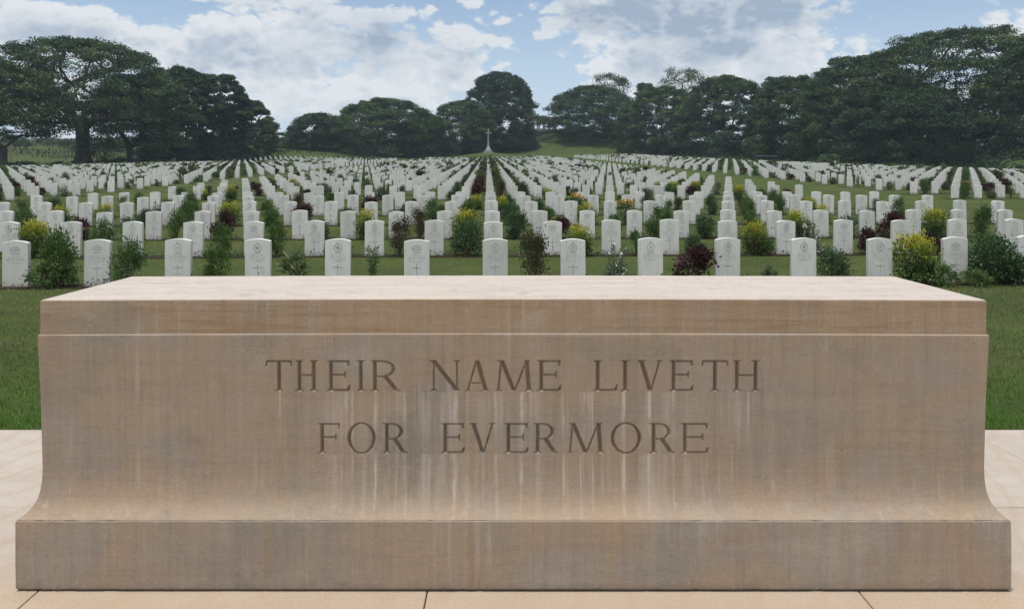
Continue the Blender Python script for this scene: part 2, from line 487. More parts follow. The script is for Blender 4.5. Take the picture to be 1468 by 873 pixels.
def build_stone():
    L, Dp = 3.66, .775
    x0, yc = 0.005, 2.717 + Dp / 2
    root = empty('memorial_stone', (x0, yc, 0))
    tag(root, 'long altar-like sandstone memorial block with two lines of carved lettering', 'memorial stone')
    Md = mat_sandstone('sandstone_face', 'die'); Ml = mat_sandstone('sandstone_lettering', 'letter')
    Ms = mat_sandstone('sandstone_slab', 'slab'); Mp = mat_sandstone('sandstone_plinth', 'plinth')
    # --- die with heightfield front
    zt = .9325
    zfl = [.262, .266, .272, .28, .29, .302, .316, .332, .350, .372, .40, .435]
    sfl = [.0035, .0095, .0175, .026, .0345, .042, .048, .0525, .0560, .0588, .0605, .0612]
    zs = np.unique(np.round(np.concatenate([zfl, np.linspace(.435, .47, 4), np.linspace(.47, .85, 201), np.linspace(.85, zt - .0032, 6)]), 5))
    def sz(z):
        s = np.interp(z, zfl + [.70, zt], sfl + [.0570, .0495])
        return s
    xf = np.concatenate([np.linspace(-1, -.54, 26)[:-1], np.linspace(-.54, .54, 1011), np.linspace(.54, 1, 26)[1:]])
    XN, ZZ = np.meshgrid(xf, zs)
    S = sz(ZZ)
    X = XN * (L / 2 - S)
    Y = -(Dp / 2 - S)
    dep, row = carve(X, ZZ)
    rough = RNG.normal(0, .00035, dep.shape)
    chip = np.sin(X * 37 + ZZ * 91) * np.sin(X * 83 - ZZ * 41) * .0006
    fade = np.clip((.535 - np.abs(XN)) / .05, 0, 1) * np.clip((ZZ - .475) / .02, 0, 1) * np.clip((.845 - ZZ) / .02, 0, 1)
    Y = Y + dep + np.where(dep > .0003, rough + chip * .6, rough * .3 * fade)
    lift = np.clip((ZZ - .85) / (zt - .0032 - .85), 0, 1) * .005 * (1 - XN ** 2)
    V = np.stack([X, Y, ZZ + lift], -1).reshape(-1, 3)
    nz, nx = X.shape
    i = np.arange(nz - 1)[:, None] * nx + np.arange(nx - 1)[None]
    Fq = np.stack([i, i + 1, i + nx + 1, i + nx], -1).reshape(-1, 4)
    dm = dep.ravel()[Fq].max(1)
    rw = row.ravel()[Fq].max(1)
    isl = (dm > .0004)
    # sides, back, ledge
    Ls, Ds = L / 2 - sz(zs), Dp / 2 - sz(zs)
    extraV, extraF = [], []
    def wall(P0_, P1_):
        n0 = len(V) + sum(len(e) for e in extraV)
        k = len(zs)
        extraV.append(np.concatenate([P0_, P1_]))
        j = np.arange(k - 1)
        extraF.append(np.stack([n0 + j, n0 + k + j, n0 + k + j + 1, n0 + j + 1], -1))
    fl = np.column_stack([-Ls, -Ds, zs]); fr = np.column_stack([Ls, -Ds, zs]); br = np.column_stack([Ls, Ds, zs]); bl = np.column_stack([-Ls, Ds, zs])
    wall(fr, br); wall(br, bl); wall(bl, fl)
    n0 = len(V) + sum(len(e) for e in extraV)
    # ledge: top row of the front + back corners
    n_top = 41
    tx = np.linspace(-1, 1, n_top)
    q = .003
    rows_ = []
    for (yy, ins, zz) in ((-1, 0, zt - .0032), (-1, q, zt), (1, q, zt), (1, 0, zt - .0032)):
        rows_.append(np.column_stack([tx * (Ls[-1] - ins), np.full(n_top, yy * (Ds[-1] - ins)), zz + .005 * (1 - tx ** 2)]))
    extraV.append(np.concatenate(rows_))
    j = np.arange(n_top - 1)
    for a in range(3):
        extraF.append(np.stack([n0 + a * n_top + j, n0 + a * n_top + j + 1, n0 + (a + 1) * n_top + j + 1, n0 + (a + 1) * n_top + j], -1))
    ends = n0 + np.array([[0, n_top, 2 * n_top, 3 * n_top], [n_top - 1, 4 * n_top - 1, 3 * n_top - 1, 2 * n_top - 1]])
    extraF.append(ends)
    VA = np.concatenate([V] + extraV)
    FA = np.concatenate([Fq[~isl]] + extraF)
    me = mesh_np('die', VA, FA, Md, smooth=False)
    nfl = int((~isl).sum())
    sm = np.zeros(len(FA), bool); sm[:nfl] = True
    me.polygons.foreach_set('use_smooth', sm)
    obj('carved_block', me, root)
    for r, wd in enumerate(('THEIR', 'NAME', 'LIVETH', 'FOR', 'EVERMORE'), 1):
        f = Fq[isl & (rw == r)]
        used = np.unique(f)
        remap = np.full(len(V), -1); remap[used] = np.arange(len(used))
        o = obj('carved_word', mesh_np('carved_word', V[used], remap[f], Ml, smooth=True), root)
        o['label'] = f'carved capital letters reading {wd}'
    # --- top slab
    s2 = .0562
    hx, hy, z0, z1 = L / 2 - s2, Dp / 2 - s2, zt + .0, 1.062
    prof = [(0, -.02), (0, z1 - z0 - .006), (.0018, z1 - z0 - .002), (.006, z1 - z0)]
    nxs = 161
    tx = np.linspace(-1, 1, nxs)
    ring_xy = [(t, -1) for t in tx] + [(1, s) for s in np.linspace(-1, 1, 25)[1:]] + [(-t, 1) for t in tx[1:]] + [(-1, -s) for s in np.linspace(-1, 1, 25)[1:-1]]
    ring_xy = np.array(ring_xy)
    nr = len(ring_xy)
    V, Fq = [], []
    jag = np.convolve(RNG.normal(0, 1, nr + 8), np.ones(3) / 3, 'same')[4:-4]
    for pi_, (ins, dz) in enumerate(prof):
        jj = np.clip(jag, 0, 3) * (.0012 if pi_ >= 1 else 0)
        cx_ = ring_xy[:, 0] * (hx - ins - jj * (np.abs(ring_xy[:, 0]) == 1))
        cy_ = ring_xy[:, 1] * (hy - ins - jj * (np.abs(ring_xy[:, 1]) == 1))
        zz = z0 + dz + .005 * (1 - ring_xy[:, 0] ** 2) - jj * .5
        V.append(np.column_stack([cx_, cy_, zz]))
    V = np.concatenate(V)
    for a in range(len(prof) - 1):
        j = np.arange(nr); k = (j + 1) % nr
        Fq.append(np.stack([a * nr + j, a * nr + k, (a + 1) * nr + k, (a + 1) * nr + j], -1))
    # top surface: quads front row -> back row (ring order symmetrical)
    tn = (len(prof) - 1) * nr
    fidx = tn + np.arange(nxs)
    bidx = tn + (nxs - 1 + 24) + np.arange(nxs)[::-1]
    Fq.append(np.stack([fidx[:-1], fidx[1:], bidx[1:], bidx[:-1]], -1))
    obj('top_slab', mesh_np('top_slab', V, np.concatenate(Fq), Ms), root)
    # --- plinth and the dark mortar bed under it
    def worn_block(name, hx, hy, prof, mat, amp):
        tx = np.linspace(-1, 1, 241); ty = np.linspace(-1, 1, 41)
        R = np.array([(t, -1) for t in tx] + [(1, q) for q in ty[1:]] + [(-t, 1) for t in tx[1:]] + [(-1, -q) for q in ty[1:-1]])
        m = len(R); V, Fq = [], []
        base = np.convolve(RNG.normal(0, 1, m + 10), np.ones(5) / 5, 'same')[5:-5]
        for (ins, zz, k) in prof:
            j = np.clip(base + RNG.normal(0, .25, m) - .25, 0, 3) * amp * k
            V.append(np.column_stack([R[:, 0] * (hx - ins - j * (np.abs(R[:, 0]) == 1)), R[:, 1] * (hy - ins - j * (np.abs(R[:, 1]) == 1)), zz - j * .6]))
        for a in range(len(prof) - 1):
            j = np.arange(m); q = (j + 1) % m
            Fq.append(np.stack([a * m + j, a * m + q, (a + 1) * m + q, (a + 1) * m + j], -1))
        tn = (len(prof) - 1) * m
        f_ = tn + np.arange(241); b_ = tn + 240 + 40 + np.arange(241)[::-1]
        Fq.append(np.stack([f_[:-1], f_[1:], b_[1:], b_[:-1]], -1))
        return mesh_np(name, np.concatenate(V), np.concatenate(Fq), mat)
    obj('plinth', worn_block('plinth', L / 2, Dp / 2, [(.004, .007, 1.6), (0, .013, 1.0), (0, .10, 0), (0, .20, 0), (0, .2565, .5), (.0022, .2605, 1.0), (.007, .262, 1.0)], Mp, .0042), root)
    bm = bmesh.new()
    add_box(bm, None, (L - .012, Dp - .012, .012))
    for v in bm.verts: v.co.z += .004
    obj('mortar_bed', from_bm(bm, 'mortar_bed', simple('mortar', (.06, .05, .04), .95)), root)
build_stone()

# ------------------------------------------------------------------ headstones
def mat_marble():
    n = NT('white_marble')
    v = n.coord()
    r = n.node('ShaderNodeObjectInfo').outputs['Random']
    off = n.comb(n.math('MULTIPLY', r, 37.0), n.math('MULTIPLY', r, 11.0), n.math('MULTIPLY', r, 5.0))
    vv = n.node('ShaderNodeVectorMath', {0: v, 1: off}, operation='ADD').outputs[0]
    k = n.noise(n.mapv(vv, (3, 3, 1.0)), 2.4, 5, .6)
    c = n.ramp(k, [(.3, (.60, .59, .55)), (.5, (.69, .685, .65)), (.7, (.735, .725, .69))])
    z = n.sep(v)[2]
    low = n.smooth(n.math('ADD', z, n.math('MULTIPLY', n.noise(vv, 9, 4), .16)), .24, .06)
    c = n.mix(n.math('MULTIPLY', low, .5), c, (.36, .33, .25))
    c = n.mix(n.smooth(n.noise(vv, 26, 5, .7), .60, .75, 0, .35), c, (.45, .45, .42))
    c = n.mix(n.lin(r, 0, 1, 0, .48), c, (.50, .495, .46))
    vs = n.noise(n.mapv(vv, (16, 16, .9)), 1.3, 4, .65)
    c = n.mix(n.smooth(vs, .52, .70, 0, .32), c, (.43, .43, .40))
    return n.bsdf(c, .7, n.bump(n.noise(vv, 120, 4), .1, .004), .25)

M_MARBLE = mat_marble()
M_CUT = simple('weathered_carving', (.43, .435, .43), .85, .2, 40)

HW, HH_, HT = .196, .725, .075

def headstone_arrays(seg=10, bev=.004):
    """outline front/back with small chamfer; curved top"""
    def outline(ins):
        pts = [(-HW + ins, -.12)]
        for k in range(seg + 1):
            t = -1 + 2 * k / seg
            x = t * (HW - ins)
            pts.append((x, HH_ - .033 * t * t - ins))
        pts.append((HW - ins, -.12))
        return pts
    o, i_ = outline(0), outline(bev)
    n = len(o)
    V = [(x, -HT / 2, z) for x, z in i_] + [(x, -HT / 2 + bev, z) for x, z in o] + [(x, HT / 2 - bev, z) for x, z in o] + [(x, HT / 2, z) for x, z in i_]
    Q = []
    for a in range(3):
        for j in range(n - 1):
            Q.append((a * n + j, (a + 1) * n + j, (a + 1) * n + j + 1, a * n + j + 1))
    tri = [tuple(range(n)), tuple(range(3 * n, 4 * n))[::-1]]
    return np.array(V), np.array(Q), np.array(tri)

V_, Q_, T_ = headstone_arrays()
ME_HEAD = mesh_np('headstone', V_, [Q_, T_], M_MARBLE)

def bars_mesh(name, bars):
    """thin plates standing 1.5 mm proud of the front: (x, z, w, h, rot)"""
    V, Q = [], []
    for (x, z, w, h, r) in bars:
        c, s = cos(r), sin(r)
        n = len(V)
        for yy in (-HT / 2 - .0016, -HT / 2 + .002):
            for dx, dz in ((-.5, -.5), (.5, -.5), (.5, .5), (-.5, .5)):
                px, pz = dx * w, dz * h
                V.append((x + px * c - pz * s, yy, z + px * s + pz * c))
        Q += [(n, n + 1, n + 2, n + 3), (n + 4, n + 7, n + 6, n + 5)]
        for k in range(4):
            m = (k + 1) % 4
            Q.append((n + k, n + 4 + k, n + 4 + m, n + m))
    return mesh_np(name, V, np.array(Q), M_CUT)

def ring_bars(cx, cz, r, t, n=22, a0=0, a1=2 * pi):
    o = []
    for k in range(n):
        a = a0 + (a1 - a0) * (k + .5) / n
        o.append((cx + r * cos(a), cz + r * sin(a), t, (a1 - a0) * r / n * 1.08, a))
    return o

def make_marks():
    badges, scripts, crosses = [], [], []
    zc = .585
    b = ring_bars(0, zc, .060, .011) + ring_bars(0, zc, .044, .004) + [(0, zc + .005, .05, .012, .6), (0, zc - .005, .05, .012, -.6), (0, zc, .018, .05, 0), (0, zc + .078, .035, .014, 0), (0, zc - .074, .09, .012, 0)]
    badges.append(('round', bars_mesh('regimental_badge', b)))
    b = []
    for k in range(11):
        a = pi * (.04 + .92 * k / 10)
        b.append((.052 * cos(a), zc - .025 + .052 * sin(a), .048, .008, a))
    b += ring_bars(0, zc - .025, .078, .008, 16, .1, pi - .1) + [(0, zc - .025, .035, .03, 0), (0, zc - .06, .10, .016, 0), (-.05, zc - .052, .03, .012, .5), (.05, zc - .052, .03, .012, -.5)]
    badges.append(('sunburst', bars_mesh('regimental_badge', b)))
    b = ring_bars(0, zc, .058, .012, 24) + [(0, zc, .07, .010, pi / 4), (0, zc, .07, .010, -pi / 4), (0, zc - .085, .11, .011, 0), (0, zc + .075, .04, .018, 0)]
    badges.append(('round', bars_mesh('regimental_badge', b)))
    rr = random.Random(3)
    for q in range(3):
        ln = []
        for z, w, h in ((.478, .20, .016), (.442, .26, .020), (.405, .23, .013), (.378, .15, .012)):
            b = []
            x = -w / 2
            while x < w / 2:
                lw = rr.uniform(.008, .014)
                if rr.random() < .82:
                    b.append((x, z, .0032, h, 0))
                    if rr.random() < .7: b.append((x + lw * .35, z + rr.choice([-.45, 0, .45]) * h, lw * .7, .003, 0))
                    if rr.random() < .4: b.append((x + lw * .55, z, .003, h, rr.uniform(-.3, .3)))
                x += lw + .004
            ln.append(bars_mesh('engraved_lettering', b))
        scripts.append(ln)
    crosses.append(bars_mesh('carved_cross', [(0, .225, .016, .25, 0), (0, .285, .13, .018, 0), (0, .352, .03, .008, 0), (0, .108, .03, .008, 0)]))
    crosses.append(bars_mesh('carved_cross', [(0, .21, .010, .25, 0), (0, .285, .15, .016, 0)] + [(x, .07, .004, .018, 0) for x in np.linspace(-.09, .09, 14)]))
    return badges, scripts, crosses
BADGES, SCRIPTS, CROSSES = make_marks()

ORD = 'zeroth first second third fourth fifth sixth seventh eighth ninth tenth eleventh twelfth thirteenth fourteenth fifteenth sixteenth seventeenth eighteenth nineteenth twentieth'.split()
TENS = {20: 'twenty', 30: 'thirty', 40: 'forty', 50: 'fifty', 60: 'sixty'}
def ordn(n):
    if n <= 20: return ORD[n]
    t, u = n // 10 * 10, n % 10
    return TENS[t] + ('-' + ORD[u] if u else 'th') if u else {30: 'thirtieth', 40: 'fortieth', 50: 'fiftieth', 60: 'sixtieth'}[t]

N_ROWS = 52
def row_r(k):          # row number k (1..) -> grid row; the seventh place is a cross walk
    return k - 1 if k <= 6 else k
def back_limit(x):
    if x < 0: return float(np.interp(x, [-95, -88, -60, 0], [112, 122, 181, 184]))
    return float(np.interp(x, [0, 34, 52, 60, 66, 80, 95], [206, 206, 176, 151, 131, 112, 100]))

def visible(x, y, m=0.0): return abs(x / y) < (734 / F + m)

SITES = []             # (x, y, block, row, index within block's row from the axis side)
for k in range(1, N_ROWS + 1):
    r = row_r(k)
    for c in range(-13, 14):
        x, y = grid_loc(c, r)
        if visible(x, y, .10) or y < 30: SITES.append((x, y, 'c', k, c))
    if k >= 6:
        for j in range(0, 62):
            for s, c0, blk in ((-1, 18.5, 'l'), (1, 19.7, 'r')):
                if blk == 'r' and k < 7: continue
                x, y = grid_loc(s * (c0 + j), r)
                if y < back_limit(x) and visible(x, y, .06): SITES.append((x, y, blk, k, j))
SITES = [s for s in SITES if s[3] <= 6 or s[2] != 'c' or s[1] < 207]
print('graves', len(SITES))

def in_view(x, y):
    return visible(x, y, .004)
order = sorted([i for i, s in enumerate(SITES) if in_view(s[0], s[1])], key=lambda i: SITES[i][1])
AS_OBJ = set(order[:300])

def grave_label(blk, k, c, badge):
    look = {'round': 'white headstone with round badge', 'sunburst': 'white headstone with sunburst badge'}.get(badge, 'white headstone')
    if blk == 'c':
        if c == 0: return f'{look}, {ordn(k)} row, on the central column leading to the cross'
        side = 'left' if c < 0 else 'right'
        return f'{look}, {ordn(k)} row, {ordn(abs(c))} {side} of the central column'
    side = 'left' if blk == 'l' else 'right'
    return f'{look} beyond the {side} grass aisle, {ordn(k - 5)} row there, {ordn(c + 1)} from aisle'

SUNB = {(1, -6), (1, -5), (1, -1), (2, 1), (2, -4), (1, 6), (3, 2), (3, -5), (2, 6)}
farV, farQ, farT = [], [], []
Vf, Qf, Tf = headstone_arrays(4, .004)
nf = 0
for i, (x, y, blk, k, c) in enumerate(SITES):
    z = gz(x, y)
    rz = A + rnd.gauss(0, .012)
    tilt = rnd.gauss(0, .010); dz = rnd.gauss(0, .012)
    if i in AS_OBJ:
        near = k <= 5
        bt = None
        if near:
            bi = 1 if (k, c) in SUNB else rnd.choice([0, 2])
            bt = BADGES[bi][0]
        o = obj('headstone', ME_HEAD, None, (x, y, z + dz), rz)
        o.rotation_euler = (tilt, rnd.gauss(0, .006), rz)
        tag(o, grave_label(blk, k, c, bt), 'headstone', 'white headstones in rows')
        if near:
            obj('regimental_badge', BADGES[bi][1], o)
            for lm_ in rnd.choice(SCRIPTS): obj('engraved_lettering', lm_, o)
            if rnd.random() < .9: obj('carved_cross', rnd.choice(CROSSES), o)
    else:
        cr, sr = cos(rz), sin(rz)
        V = np.column_stack([x + Vf[:, 0] * cr - Vf[:, 1] * sr, y + Vf[:, 0] * sr + Vf[:, 1] * cr, Vf[:, 2] + z + dz])
        farV.append(V); farQ.append(Qf + nf); farT.append(Tf + nf); nf += len(Vf)
FV = np.concatenate(farV)
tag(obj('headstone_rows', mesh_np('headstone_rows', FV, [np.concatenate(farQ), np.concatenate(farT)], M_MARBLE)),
    'hundreds of distant white headstones in rows climbing to the trees', kind='stuff')

# planting borders along each row
def build_borders():
    V, Q = [], []
    n = 0
    def add(c0, c1, r):
        nonlocal n
        ns = max(2, int(abs(c1 - c0) / 1.0) + 1)
        cs = np.linspace(c0, c1, ns)
        rows = []
        for off in (-.075, 0, .055):
            p = np.array([grid_loc(c, r + off + .015 * sin(c * 5.1 + r)) for c in cs])
            rows.append(np.column_stack([p, ground(p[:, 0], p[:, 1]) + .012]))
        V.extend(rows)
        for a in range(2):
            j = np.arange(ns - 1)
            Q.append(np.stack([n + a * ns + j, n + a * ns + j + 1, n + (a + 1) * ns + j + 1, n + (a + 1) * ns + j], -1))
        n += 3 * ns
    for k in range(1, 40):
        r = row_r(k)
        add(-13.6, 13.6, r)
        if k >= 6: add(-60, -17.9, r)
        if k >= 7: add(19.1, 60, r)
    tag(obj('planting_border', mesh_np('planting_border', np.concatenate(V), np.concatenate(Q), M_SOIL)), 'strips of dark soil along the rows of graves', kind='structure')
build_borders()

# ------------------------------------------------------------------ leaf builders
def leaf_quads(P, N, L, W, rng, fold=0.0):
    """diamond leaves at P with long axis near N, sizes L, W -> V (4n,3), F (n,4)"""
    n = len(P)
    N = N / (np.linalg.norm(N, axis=1)[:, None] + 1e-9)
    R = rng.normal(size=(n, 3))
    S = np.cross(N, R); S /= (np.linalg.norm(S, axis=1)[:, None] + 1e-9)
    L = np.broadcast_to(L, (n,))[:, None]; W = np.broadcast_to(W, (n,))[:, None]
    a = P; b = P + N * L * .45 + S * W / 2; c = P + N * L; d = P + N * L * .45 - S * W / 2
    V = np.stack([a, b, c, d], 1).reshape(-1, 3)
    return V, np.arange(4 * n).reshape(n, 4)

LEAF = {
    'green': leaf_mat('leaf_green', [(0, (.032, .072, .018)), (.6, (.078, .142, .036)), (1, (.16, .23, .06))]),
    'deep': leaf_mat('leaf_deep_green', [(0, (.022, .050, .019)), (.6, (.048, .097, .034)), (1, (.10, .155, .055))]),
    'bright': leaf_mat('leaf_bright_green', [(0, (.030, .065, .015)), (.6, (.075, .14, .03)), (1, (.15, .22, .05))]),
    'yellow': leaf_mat('leaf_yellow', [(0, (.035, .075, .012)), (.4, (.14, .19, .02)), (.75, (.34, .33, .035)), (1, (.50, .45, .05))]),
    'red': leaf_mat('leaf_red', [(0, (.022, .010, .012)), (.6, (.055, .018, .022)), (1, (.12, .04, .035))]),
    'brown': leaf_mat('leaf_bronze', [(0, (.030, .028, .014)), (.6, (.070, .060, .028)), (1, (.11, .12, .045))]),
    'pale': leaf_mat('leaf_variegated', [(0, (.05, .085, .03)), (.6, (.13, .17, .07)), (1, (.38, .40, .22))]),
    'silver': leaf_mat('leaf_silver', [(0, (.035, .06, .035)), (.6, (.08, .115, .075)), (1, (.16, .20, .13))]),
    'tree': leaf_mat('leaf_rain_tree', [(0, (.022, .046, .017)), (.6, (.047, .085, .029)), (1, (.105, .15, .044))], .6, .12, .2),
    'tree2': leaf_mat('leaf_dark_tree', [(0, (.016, .036, .018)), (.6, (.034, .066, .028)), (1, (.070, .106, .038))], .6, .10, .2),
    'wild': leaf_mat('leaf_wild', [(0, (.022, .028, .012)), (.6, (.05, .055, .024)), (1, (.11, .10, .05))], .7, .2, .2),
}
M_WHITE_FL = simple('petal_white', (.75, .75, .72), .6, .05)
M_ORANGE_FL = simple('petal_orange', (.75, .38, .04), .6, .1)
M_STEM = simple('stem_brown', (.10, .075, .045), .9, .2, 20)
M_BARK = simple('bark', (.050, .044, .040), .95, .3, 1.5, .5)

# kind: (name, words, leaf material, height, half-width, leaf length, leaf width, count, mode, flower)
KIND = {
    'round':  ('green_shrub', 'round dark green shrub', 'deep', .56, .27, .042, .026, 3000, 'ball', None),
    'low':    ('low_shrub', 'low spreading green shrub', 'green', .34, .30, .04, .024, 2000, 'ball', None),
    'leafy':  ('leafy_shrub', 'loose leafy mid-green shrub', 'green', .78, .25, .052, .026, 2700, 'loose', None),
    'bright': ('leafy_shrub', 'fresh bright green leafy shrub', 'bright', .72, .26, .056, .028, 2100, 'loose', None),
    'yellow': ('croton_bush', 'yellow-topped croton bush', 'yellow', .64, .26, .055, .028, 2300, 'ball', None),
    'red':    ('red_leaf_shrub', 'dark purple-red leaved shrub', 'red', .66, .26, .062, .038, 1600, 'loose', None),
    'bronze': ('bronze_shrub', 'tall bronze-green upright shrub', 'brown', .86, .21, .05, .024, 2600, 'tall', None),
    'rose':   ('rose_bush', 'thin twiggy rose bush', 'green', .80, .24, .05, .03, 520, 'twig', None),
    'spiky':  ('variegated_plant', 'pale variegated narrow-leaved plant', 'pale', .60, .30, .22, .030, 260, 'spray', None),
    'white':  ('flowering_shrub', 'grey-green shrub with small white flowers', 'silver', .70, .28, .045, .02, 1700, 'spire', 'w'),
    'orange': ('flowering_shrub', 'green bush topped with orange flowers', 'bright', .62, .26, .055, .028, 1600, 'ball', 'o'),
}

def shrub_geo(kind, rng, lod=1.0):
    nm, wd, mt, H, R, ll, lw, cnt, mode, fl = KIND[kind]
    n = int(cnt * lod); k = 1 / math.sqrt(lod) if lod < 1 else 1
    segs = []
    if mode in ('ball', 'loose', 'tall'):
        ncl = {'ball': 26, 'loose': 13, 'tall': 18}[mode]
        cl = []
        for _ in range(ncl):
            t = rng.random()
            th = rng.random() * 2 * pi
            zz = (.16 + .80 * t) * H
            prof = {'ball': math.sqrt(max(.05, 1 - ((t - .45) / .62) ** 2)), 'loose': .35 + .75 * math.sin(pi * min(1, .12 + t * .85)), 'tall': .75 + .3 * math.sin(pi * t)}[mode]
            rr = R * prof * (.55 + .40 * rng.random())
            cl.append((rr * cos(th), rr * sin(th), zz))
        cl = np.array(cl)
        idx = rng.integers(0, ncl, n)
        sp = {'ball': .10, 'loose': .085, 'tall': .085}[mode] * (H / .6)
        P = cl[idx] + rng.normal(size=(n, 3)) * sp * np.array([.8, .8, .65])
        P[:, 2] = np.clip(P[:, 2], .02, None)
        cen = np.array([0, 0, H * .35])
        N = (P - cen) + rng.normal(size=(n, 3)) * R * .8
        if mode != 'ball': N[:, 2] += .10
        for c in cl: segs.append(((rng.normal() * .02, rng.normal() * .02, -.02), tuple(c), .010, .004))
    elif mode == 'twig':
        P, N = [], []
        for _ in range(8):
            th = rng.random() * 2 * pi; tip = np.array([cos(th) * R * rng.uniform(.4, 1), sin(th) * R * rng.uniform(.4, 1), H * rng.uniform(.7, 1.05)])
            base = np.array([rng.normal() * .02, rng.normal() * .02, -.02])
            mid = base * .5 + tip * .5 + np.array([0, 0, .08])
            segs += [(base, mid, .008, .006), (mid, tip, .006, .003)]
            for _ in range(n // 8):
                s = rng.uniform(.25, 1.02)
                p = (1 - s) ** 2 * base + 2 * s * (1 - s) * mid + s * s * tip
                P.append(p + rng.normal(size=3) * .035); N.append(rng.normal(size=3) + (0, 0, .3))
        P = np.array(P); N = np.array(N)
    elif mode == 'spray':
        P, N = [], []
        for _ in range(7):
            th = rng.random() * 2 * pi; rr = R * .55 * math.sqrt(rng.random())
            c = np.array([rr * cos(th), rr * sin(th), H * rng.uniform(.25, .75)])
            segs.append(((0, 0, -.02), c, .012, .008))
            m = max(3, n // 7)
            P += [c + rng.normal(size=3) * .03 for _ in range(m)]
            d = rng.normal(size=(m, 3)); d[:, 2] = np.abs(d[:, 2]) * .8
            N += list(d)
        P = np.array(P); N = np.array(N)
    else:  # spire: several upright spikes over a mound
        P = rng.normal(size=(n, 3)) * np.array([R * .55, R * .55, .12]); P[:, 2] = np.abs(P[:, 2]) + .04
        m = n // 2
        s = rng.integers(0, 9, m)
        th = np.arange(9) * .7 + .3
        top = np.column_stack([np.cos(th) * R * .6, np.sin(th) * R * .6, H * (.7 + .3 * np.sin(th * 3))])
        t = rng.random(m)[:, None]
        P[:m] = top[s] * np.column_stack([t * .6 + .4, t * .6 + .4, t]) + rng.normal(size=(m, 3)) * .03
        P[:, 2] = np.clip(P[:, 2], .02, None)
        N = rng.normal(size=(n, 3)) + np.array([0, 0, .5])
        for q in top: segs.append(((q[0] * .3, q[1] * .3, -.02), tuple(q), .006, .003))
    sz = rng.uniform(.7, 1.25, len(P)) * k
    V, Fq = leaf_quads(P, N, ll * sz, lw * sz, rng)
    t = P[:, 2] / H
    v = rng.normal(.45, .22, len(P))
    if kind == 'yellow': v = np.clip((t - .48) * 1.5 + rng.normal(0, .17, len(P)), 0, 1)
    v = np.clip(v, 0, 1)
    flw = None
    if fl:
        if fl == 'w': sel = rng.choice(len(P), max(6, int(42 * lod)), replace=False)
        else: sel = np.argsort(-(P[:, 2] + rng.normal(0, .05, len(P))))[:max(8, int(70 * lod))]
        FP = P[sel] + np.array([0, -.01, .03])
        vs, fs = [], []
        for q in range(3):
            a, b = leaf_quads(FP - rng.normal(size=FP.shape) * .008, rng.normal(size=FP.shape) + np.array([0, -.3, .8]), .034 * k, .034 * k, rng)
            fs.append(b + sum(len(x) for x in vs)); vs.append(a)
        flw = (np.concatenate(vs), np.concatenate(fs))
    return V, Fq, v, segs, flw

SHRUB = {}
for kd in KIND:
    SHRUB[kd] = []
    for q in range(3):
        rng = np.random.default_rng(100 + q * 17 + sum(map(ord, kd)))
        V, Fq, v, segs, flw = shrub_geo(kd, rng)
        fm = mesh_np(KIND[kd][0], V, Fq, LEAF[KIND[kd][2]], attr=v)
        sv, sf = tubes_np(segs, 5)
        sm = mesh_np('stem', sv, sf, M_STEM)
        fl = mesh_np('blossom', flw[0], flw[1], M_WHITE_FL if KIND[kd][9] == 'w' else M_ORANGE_FL) if flw else None
        SHRUB[kd].append((fm, sm, fl))

